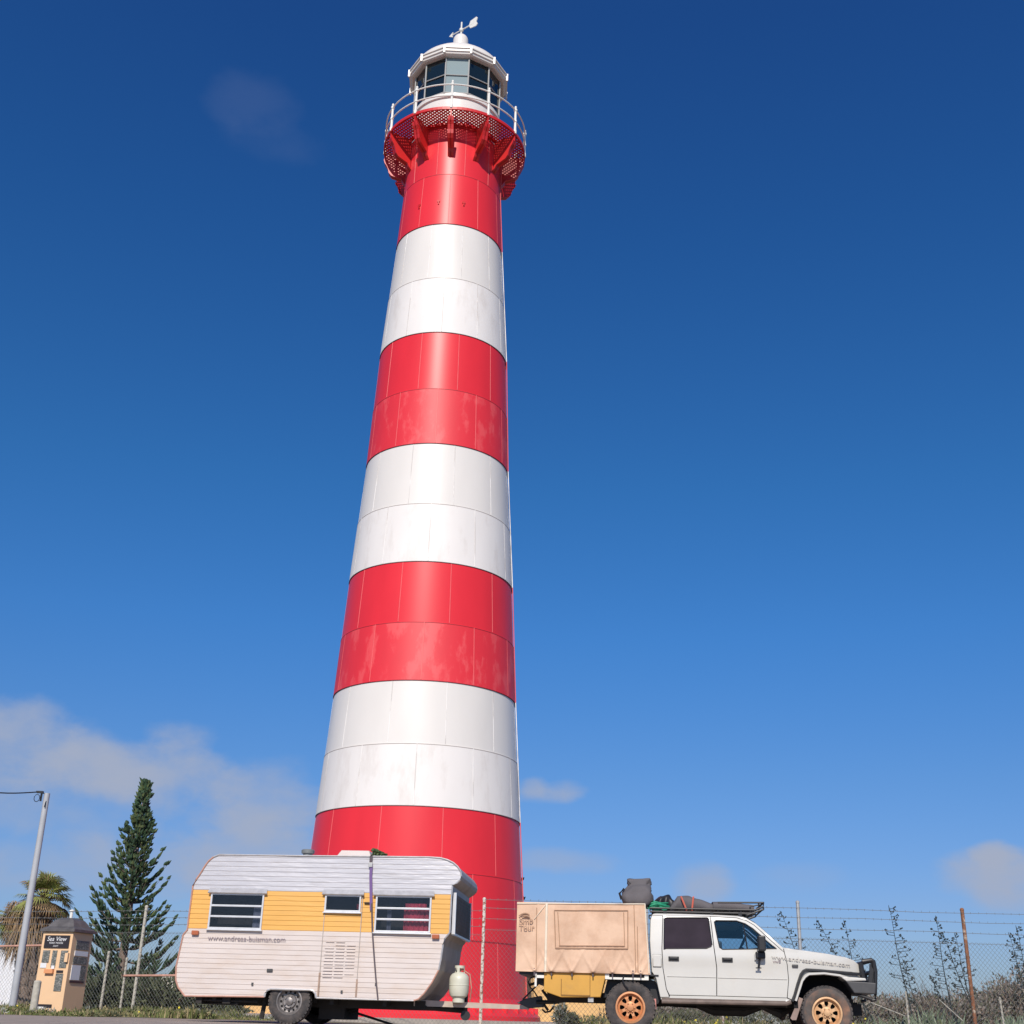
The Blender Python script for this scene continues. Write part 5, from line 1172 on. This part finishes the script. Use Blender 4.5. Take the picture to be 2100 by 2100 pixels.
# ------------------------------------------------------------------ vegetation
def norfolk(name, label, base, H, seed, spread, LEAN=0.0):
    rnd = random.Random(seed); e = thing(name, label, 'pine tree', base)
    mb = MB(); mb.tube([(0, 0, -.05), (LEAN * .35, 0, H * .35), (LEAN * .7, 0, H * .7), (LEAN, 0, H)], [H * .022, H * .017, H * .009, .012], 10); mb.build('trunk', m_bark, e, smooth=True)
    mb = MB(); wd_ = MB(); z = H * .05; k = 0
    while z < H * .985:
        t = z / H
        Lm = spread * (1.0 if t < .15 else 1 - ((t - .15) / .85) ** .72 * .97)
        nb = 7 if t < .7 else 6; a0 = rnd.uniform(0, 6.28)
        for b in range(nb):
            a = a0 + 2 * math.pi * b / nb + rnd.uniform(-.35, .35); L = Lm * rnd.uniform(.6, 1.25); up = .02 + .55 * t + rnd.uniform(-.10, .10)
            if rnd.random() < .10: continue
            pts = []; dirv = Vector((math.cos(a), math.sin(a), 0)); K = max(4, int(L / .13)); cv_ = .30 + .25 * t
            for i in range(K + 1):
                u = i / K; pts.append(dirv * (L * u) + Vector((LEAN * t, 0, z + L * (up * u - .16 * math.sin(u * math.pi) * (1 - t) + cv_ * u * u * u))))
            wd_.tube(pts, [max(.005, .026 * (1 - u / K * .85) * (L / spread + .25)) for u in range(K + 1)], 4)
            side = Vector((-dirv.y, dirv.x, 0)); st = max(1, int(K * (.26 if t < .75 else .2)))
            for i in range(st, K + 1):
                u = i / K; tl = (u - .4) / .6; bl = (.16 + .22 * math.sin(math.pi * min(1, max(0, .15 + tl * .75)))) * (.5 + .5 * L / spread) * (H / 8.5)
                for sg in ((-1, 1, 0) if i % 2 else (-1, 1)):
                    d = (side * sg * rnd.uniform(.35, .8) + dirv * rnd.uniform(.6, 1.0) + Vector((0, 0, rnd.uniform(.55, 1.1)))).normalized() * bl * rnd.uniform(.9, 1.6)
                    p = pts[i] - dirv * rnd.uniform(0, .1)
                    mb.tube([p, p + d * .45, p + d + Vector((0, 0, .12 * bl))], [.015, .048, .006], 4, 0 if rnd.random() < .75 else 1)
        z += (.43 - .25 * t) * (H / 8.5) * rnd.uniform(.7, 1.15); k += 1
    wd_.build('branches', m_bark, e); mb.build('crown', [m_pine, m_pine2], e)
    return e
ND = 38.0
P = at(236, 2086, ND); T_ = at(299, 1603, ND)
norfolk('norfolk_pine', 'tall dark green conical pine standing between the kiosk and the caravan', (P.x, P.y, 0), T_.z, 4, at(340, 1960, ND).x - P.x + .45, T_.x - P.x)
D2_ = 46.0; P = at(1010, 2086, D2_); T_ = at(1050, 1735, D2_)
norfolk('norfolk_pine', 'dark pine mostly hidden behind the lighthouse, branch tips showing above the canopy', (P.x, P.y, 0), T_.z, 9, at(1150, 1800, D2_).x - P.x + .2)

# palm
PD_ = 31.0; P = at(50, 2085, PD_); zc_ = at(72, 1850, PD_).z
PM = thing('palm_tree', 'shaggy fan palm with a skirt of dead fronds behind the light pole', 'palm tree', (P.x, P.y, 0))
rnd = random.Random(21); xo = at(72, 1850, PD_).x - P.x
mb = MB(); pts = [(xo * t * .9, 0, zc_ * t * 1.0) for t in [i / 10 for i in range(11)]]; mb.tube(pts, [.30 - .03 * math.sin(i) * .3 for i in range(11)], 14)
for i in range(500):
    t = rnd.uniform(.02, .85); a = rnd.uniform(0, 6.28); c = Vector((xo * t * .9 + .29 * math.cos(a), .29 * math.sin(a), zc_ * t)); mb.tube([c, c + Vector((.06 * math.cos(a), .06 * math.sin(a), .14))], [.03, .01], 3)
mb.build('trunk', m_bark, PM)
def fan(mb, p, d, size, droop, rnd, mi):
    d = d.normalized(); up = Vector((0, 0, 1)); s = d.cross(up); s = s.normalized() if s.length > .1 else Vector((1, 0, 0)); u = s.cross(d)
    n = 16
    for j in range(n):
        a = (j / (n - 1) - .5) * 2.9; q = d * math.cos(a) + s * math.sin(a); l = size * (.75 + .25 * math.cos(a)) * rnd.uniform(.85, 1.1)
        w = (u * .2 + s * math.cos(a) - d * math.sin(a)).normalized() * .015
        p1 = p + q * l * .55 - up * droop * l * .15; p2 = p + q * l * .95 - up * (droop * l * .55 + .03)
        mb.add([p, p1 - w, p1 + w, p2], [(0, 1, 2), (1, 3, 2)], mi)
mb = MB(); st_ = MB()
ctr = Vector((xo, 0, zc_))
def frond(c, d, L, size, mi):
    q = c + d * L; st_.tube([c, c + d * L * .6 + Vector((0, 0, .03)), q], .010, 4); fan(mb, q, (d - Vector((0, 0, rnd.uniform(.1, .6)))), size, rnd.uniform(.15, .7), rnd, mi)
for i in range(75):
    a = rnd.uniform(0, 6.28); e_ = rnd.uniform(-.45, 1.5); d = Vector((math.cos(a) * math.cos(e_), math.sin(a) * math.cos(e_), math.sin(e_)))
    frond(ctr + Vector((.22, 0, .02)), d, rnd.uniform(.25, .5), rnd.uniform(.35, .52), 0 if rnd.random() < (.85 if e_ > 0 else .4) else 1)
for i in range(48):
    a = rnd.uniform(0, 6.28); e_ = rnd.uniform(-.7, 1.2); d = Vector((math.cos(a) * math.cos(e_), math.sin(a) * math.cos(e_), math.sin(e_)))
    frond(ctr + Vector((-.42, .1, -.50)), d, rnd.uniform(.2, .38), rnd.uniform(.28, .42), 0 if rnd.random() < .55 else 1)
for i in range(900):
    a = rnd.uniform(0, 6.28); z = zc_ - rnd.uniform(.0, 1.1); rr = .30 + .16 * rnd.random(); l = rnd.uniform(.2, .55); q = Vector((xo * z / zc_ - .10 + math.cos(a) * rr * 1.25, math.sin(a) * rr, z)); w = rnd.uniform(.012, .03)
    q2 = q + Vector((math.cos(a) * rnd.uniform(.0, .16) + rnd.uniform(-.05, .05), math.sin(a) * .08, -l)); t_ = Vector((-math.sin(a), math.cos(a), 0)) * w
    mb.add([q - t_, q + t_, q2], [(0, 1, 2)], 1 if rnd.random() < .8 else 2)
mb.build('crown', [m_palm, m_palmd, m_bark], PM); st_.build('frond_stems', m_palmd, PM)

def leafball(mb, c, rx, ry, rz, n, size, rnd, mats_n=2, upb=.3):
    for i in range(n):
        # points biased to the shell with clumps
        while True:
            v = Vector((rnd.uniform(-1, 1), rnd.uniform(-1, 1), rnd.uniform(-.6, 1)))
            if v.length <= 1: break
        v = v.normalized() * (v.length ** .5)
        nz_ = .82 + .28 * math.sin(v.x * 6 + c[0] * 3) * math.sin(v.y * 5 + 1) + .15 * math.sin(v.z * 9 + v.x * 4)
        p = Vector((c[0] + v.x * rx * nz_, c[1] + v.y * ry * nz_, max(0.0, c[2] + v.z * rz * nz_)))
        d = (v + Vector((rnd.uniform(-.8, .8), rnd.uniform(-.8, .8), rnd.uniform(-.4, .8) + upb))).normalized(); s = d.cross(Vector((rnd.uniform(-1, 1), rnd.uniform(-1, 1), rnd.uniform(-1, 1)))).normalized()
        l = size * rnd.uniform(.6, 1.4); mb.add([p - s * l * .28, p + s * l * .28, p + d * l], [(0, 1, 2)], rnd.randrange(mats_n))
def shrub(name, label, cat, base, rx, ry, h, n, size, mats_, seed, group=None, stems=True):
    rnd = random.Random(seed); e = thing(name, label, cat, base, 0, group); mb = MB()
    leafball(mb, (0, 0, h * .45), rx, ry, h * .55, n, size, rnd, len(mats_)); mb.build('foliage', mats_, e)
    mb = MB()
    for i in range(9):
        a = rnd.uniform(0, 6.28); mb.tube([(0, 0, 0), (math.cos(a) * rx * .3, math.sin(a) * ry * .3, h * .4), (math.cos(a) * rx * .6, math.sin(a) * ry * .6, h * .8)], [.02, .014, .006], 4)
    mb.build('stem', m_bark, e)
    return e
for px, D, rx, h, lab, sd, ms in [(190, 31.5, 1.0, .85, 'dark round shrub just right of the kiosk', 31, [m_shr, m_shr2]), (262, 32.5, 1.1, .95, 'dark shrub at the foot of the tall pine', 32, [m_shr]), (335, 32.0, 1.15, .85, 'olive green shrub beside the caravan rear end', 33, [m_shr2, m_shr]), (395, 33.0, 1.0, .62, 'low olive shrub behind the caravan rear corner', 34, [m_shr2, m_shr]), (440, 33.5, .9, .45, 'lowest shrub seen under the caravan floor at the left', 35, [m_shr2, m_shr])]:
    P = at(px, 2085, D); shrub('shrub', lab, 'shrub', (P.x, P.y, 0), rx, .8, h, 2600, .10, ms, sd)
# limestone rocks near the left fence
for i, (px, py, lab) in enumerate([(322, 2018, 'pale limestone boulder nearest the pine, left one of the pair'), (346, 2004, 'pale limestone boulder touching the caravan edge, right one of the pair')]):
    P = at(px, py, 34.5); rnd = random.Random(50 + i); mb = MB(); n = 14; vs = []
    for j in range(8):
        for k in range(n):
            t = j / 7 * math.pi; a = 2 * math.pi * k / n; r = (.28 + rnd.uniform(-.05, .05)); vs.append((r * 1.2 * math.sin(t) * math.cos(a), r * math.sin(t) * math.sin(a), P.z * .5 + (P.z * .5 + .05) * math.cos(t) * (1 if j < 7 else 1)))
    mb.add(vs, [(j * n + k, j * n + (k + 1) % n, (j + 1) * n + (k + 1) % n, (j + 1) * n + k) for j in range(7) for k in range(n)]); tag(mb.build('boulder', m_lime, smooth=False, loc=(P.x, P.y, 0)), lab, 'rock')

# grass verge (uncountable)
def verge(name, label, quads, dens_, hmin, hmax, seed, flowers=.02):
    rnd = random.Random(seed); mb = MB()
    for (xa, xb, ya, yb, n, hh) in quads:
        for i in range(n):
            x = rnd.uniform(xa, xb); y = rnd.uniform(ya, yb); cl = .55 + .45 * math.sin(x * 2.1 + 1) * math.sin(y * 1.7 + x * .6) 
            h = hh * rnd.uniform(.35, 1.0) * (.45 + cl * .6)
            for b in range(3):
                a = rnd.uniform(0, 6.28); w = .010 + h * .035; lx, ly = math.cos(a) * h * .45 * rnd.random(), math.sin(a) * h * .45 * rnd.random(); bx, by = x + rnd.uniform(-.04, .04), y + rnd.uniform(-.04, .04)
                sx, sy = -math.sin(a) * w, math.cos(a) * w; z1 = h * rnd.uniform(.6, 1)
                mb.add([(bx - sx, by - sy, 0), (bx + sx, by + sy, 0), (bx + lx * .5 + sx * .9, by + ly * .5 + sy * .9, z1 * .6), (bx + lx, by + ly, z1)], [(0, 1, 2), (0, 2, 3)], 0 if rnd.random() < .62 else 1)
            if rnd.random() < flowers:
                c = (x, y, h * 1.0); r = .022; mb.add([(c[0] + r * math.cos(k * 1.047), c[1] - .01, c[2] + r * math.sin(k * 1.047)) for k in range(6)] + [(c[0], c[1] - .02, c[2])], [(k, (k + 1) % 6, 6) for k in range(6)], 2)
        for i in range(int((xb - xa) * (yb - ya) * 5)):
            x = rnd.uniform(xa, xb); y = rnd.uniform(ya, yb); r_ = rnd.uniform(.10, .30); hh_ = hh * rnd.uniform(.3, .95); k_ = rnd.choice([0, 0, 1, 3, 3, 4]); o0 = len(mb.m)
            leafball(mb, (x, y, hh_ * .3), r_, r_, hh_ * .6, 75, .055, rnd, 1)
            for q in range(o0, len(mb.m)): mb.m[q] = k_ if rnd.random() < .85 else 1
    o = mb.build(name, [m_grass, m_grass2, m_flow, m_shr2, m_salt]); return tag(o, label, 'weeds', kind='stuff')
verge('weeds', 'green and dry weeds with small yellow flowers along the car park edge at the left', [(-10.5, -5.5, 25.2, 29.5, 3100, .24), (-5.5, -4.4, 26, 29.5, 500, .09), (-10.5, -7.0, 22.4, 25.2, 600, .12)], 1, .1, .3, 61, .003)
verge('weeds', 'taller weeds and ground cover with yellow flowers behind the truck on the right', [(1.9, 12, 25.6, 31, 4500, .38), (1.9, 12, 23.2, 25.5, 900, .24)], 1, .1, .3, 62, .008)
# scrub bank behind
rnd = random.Random(71); mb = MB()
for i in range(46):
    px = 1280 + i * 20 + rnd.uniform(-15, 15); D = rnd.uniform(34, 44); P = at(px, 2100, D)
    ytop = 2046 if px < 1990 else 2046 - (px - 1990) * .42
    if px < 1700: ytop = 2062
    zt = at(px, ytop + rnd.uniform(-4, 10), D).z
    leafball(mb, (P.x, P.y, zt * .45), .9, .9, zt * .62, 2200, .085, rnd, 3)
for i in range(24):
    px = 150 + i * 18; D = rnd.uniform(42, 50); P = at(px, 2086, D); zt = at(px, 2040 + rnd.uniform(-8, 12), D).z; leafball(mb, (P.x, P.y, zt * .45), .9, .9, zt * .62, 450, .18, rnd, 2)
tag(mb.build('scrub', [m_scrub, m_scrub2, mat('scrub_pale', (.27, .235, .20), rough=.9, var=.3, vscale=2)]), 'brownish coastal scrub forming the low skyline beyond the fence', 'scrub', kind='stuff')
# grey saltbushes and succulents
for px, D, rx, h, lab, sd in [(1150, 28.0, .17, .52, 'pale grey saltbush under the yellow toolbox', 81), (1172, 28.5, .22, .30, 'small darker saltbush right beside the pale grey one', 82), (1540, 27.5, .5, .45, 'grey-green shrub seen under the front door of the truck', 83), (1585, 26.8, .35, .36, 'small grey shrub left of the front mud flap', 84), (1400, 28.5, .8, .42, 'wide dull green shrub right of the rear wheel', 85)]:
    P = at(px, 2095, D); shrub('saltbush', lab, 'shrub', (P.x, P.y, 0), rx, rx, h, 1100 if rx < .4 else 2400, .05, [m_salt, m_shr2] if sd in (81, 83, 84) else [m_shr2, m_scrub2], sd)
def aloe(label, base, n, L, seed):
    rnd = random.Random(seed); mb = MB()
    for i in range(n):
        a = rnd.uniform(0, 6.28); e_ = rnd.uniform(.45, 1.35); d = Vector((math.cos(a) * math.cos(e_), math.sin(a) * math.cos(e_), math.sin(e_))); l = L * rnd.uniform(.6, 1.1); c = Vector((rnd.uniform(-.25, .25), rnd.uniform(-.2, .2), 0))
        mb.tube([c, c + d * l * .5, c + d * l + Vector((0, 0, .08 * l))], [.018, .022, .003], 5)
    return tag(mb.build('succulent', m_aloe, smooth=True, loc=base), label, 'succulent')
for px, D, n, L, lab, sd in [(1848, 26.6, 60, .42, 'green spiky succulent at the foot of the short white stake', 91), (1905, 27.2, 90, .60, 'largest grey-green spiky succulent left of the rusty post', 92), (1945, 27.0, 60, .5, 'spiky succulent touching the rusty post', 93), (2070, 26.8, 70, .5, 'spiky succulent right of the thin leaning stake', 94), (2096, 27.2, 60, .52, 'rightmost spiky succulent at the frame edge', 95), (1650, 27.4, 50, .36, 'small spiky succulent behind the front wheel', 96), (1790, 27.8, 45, .4, 'spiky succulent under the bull bar', 97)]:
    P = at(px, 2112, D); aloe(lab, (P.x, P.y, 0), n, L, sd)
# agave flower stalks
def agave(label, top, foot, D, seed, wd=.016, den=1.0):
    rnd = random.Random(seed); T = at(*top, D); B = at(*foot, D); B.z = max(B.z, 0); d = (T - B); 
    B2 = B - d * (B.z / max(d.z, .01)) if B.z > 0 else B; B2.z = 0
    e = thing('agave_stalk', label, 'plant', (B2.x, B2.y, 0), 0, 'agave flower stalks beyond the fence'); V = T - B2; Ht = V.length
    mb = MB(); K = 6; mb.tube([V * (i / K) + Vector((.02 * math.sin(i * 1.3), 0, 0)) for i in range(K + 1)], [wd * (1.25 - 1.05 * i / K) for i in range(K + 1)], 6); mb.build('stem', m_stalk, e, smooth=True)
    mb = MB(); t = .40
    while t < .99:
        p = V * t; a = rnd.uniform(0, 6.28); l = Ht * .085 * (1.25 - t) * rnd.uniform(.7, 1.3) * 1.6; q = p + Vector((math.cos(a) * l, math.sin(a) * l * .6, l * .12)); mb.tube([p, q], .006, 4)
        for j in range(3):
            c = q + Vector((rnd.uniform(-.03, .03), rnd.uniform(-.03, .03), rnd.uniform(-.005, .035))); mb.tube([c, c + Vector((rnd.uniform(-.03, .03), 0, rnd.uniform(.01, .04)))], [.019, .010], 5)
        t += .021 / den
    mb.tube([V * .97, V * 1.0 + V.normalized() * .05], [.012, .005], 5)
    mb.build('flower_clusters', m_stalk, e); return e
for (tp, ft, D, lab, sd) in [((1601, 1872), (1632, 1950), 31, 'flower stalk just behind the bonnet, leftmost of all', 1), ((1677, 1890), (1717, 1962), 31, 'leaning flower stalk between the steel post and the bull bar', 2), ((1731, 1890), (1749, 1970), 32, 'thin flower stalk directly above the headlight', 3), ((1823, 1861), (1860, 2040), 30, 'tallest flower stalk, just right of the bull bar', 4),
                             ((1919, 1882), (1947, 2050), 30, 'nearly upright flower stalk left of the rusty post', 5), ((1933, 1915), (1988, 2055), 30.5, 'strongly leaning flower stalk crossing behind its neighbour left of the rusty post', 6), ((1958, 1916), (1990, 2052), 32, 'flower stalk closest to the rusty post', 7), ((2084, 1902), (2106, 2000), 31, 'taller flower stalk at the right frame edge', 8), ((2069, 1916), (2094, 2000), 31, 'shorter flower stalk beside the one at the right frame edge', 9),
                             ((1852, 1970), (1875, 2045), 33, 'short faint flower stalk right of the tallest one', 10), ((1909, 2004), (1932, 2050), 33, 'shortest flower stalk low against the scrub', 11)]:
    agave(lab, tp, ft, D, sd)
# stakes and wires on the right
for (tp, ft, r, lab, D) in [((1481, 2056), (1484, 2112), .022, 'white stake seen under the front door of the truck', 26.5), ((1857, 2033), (1866, 2115), .020, 'short white stake right of the bull bar', 26.0), ((2050, 2045), (2062, 2118), .020, 'thin pale leaning stake near the right edge', 26.0)]:
    T = at(*tp, D); B = at(*ft, D); B.z = 0; mb = MB(); mb.tube([(0, 0, -.02), (T.x - B.x, 0, T.z)], r, 8)
    tag(mb.build('stake', m_peel if r > .021 else m_stake, smooth=True, loc=(B.x, B.y, 0)), lab, 'stake')
for (a_, b_, lab) in [((1786, 2056), (1857, 2084), 'thin pale brace rail sloping down right of the bull bar'), ((1926, 2050), (1975, 2094), 'thin pale brace rail sloping down to the rusty post')]:
    A_, B_ = at(*a_, 26.2), at(*b_, 26.0); mb = MB(); mb.tube([Vector((0, 0, 0)), B_ - A_], .010, 6); tag(mb.build('brace_rail', m_stake, loc=A_), lab, 'rail')
# spindly bush stems beyond the fence on the right
for (tp, ft, sd, lab) in [((1868, 1985), (1925, 2060), 3, 'bare twiggy sapling right of the tallest flower stalk'), ((1912, 2000), (1945, 2058), 5, 'bare twiggy sapling left of the rusty post'), ((2062, 1996), (2098, 2040), 8, 'bare twiggy sapling near the right frame edge')]:
    rnd = random.Random(sd); T = at(*tp, 31); B = at(*ft, 31); B.z = 0; e = thing('sapling', lab, 'plant', (B.x, B.y, 0)); mb = MB(); lv = MB(); V = T - B
    for i in range(7):
        q = V * rnd.uniform(.7, 1) + Vector((rnd.uniform(-.35, .35), rnd.uniform(-.3, .3), rnd.uniform(-.2, .1))); mid = q * .5 + Vector((rnd.uniform(-.05, .05), 0, 0)); mb.tube([(0, 0, 0), mid, q], [.012, .008, .003], 4)
        for j in range(26):
            c = mid.lerp(q, rnd.random()); d = Vector((rnd.uniform(-1, 1), rnd.uniform(-1, 1), rnd.uniform(-.2, 1))).normalized() * .06; s = Vector((-d.y, d.x, .01)) * .3; lv.add([c, c + d * .5 + s, c + d], [(0, 1, 2)])
    mb.build('stem', m_bark, e); lv.build('foliage', m_shr2, e)
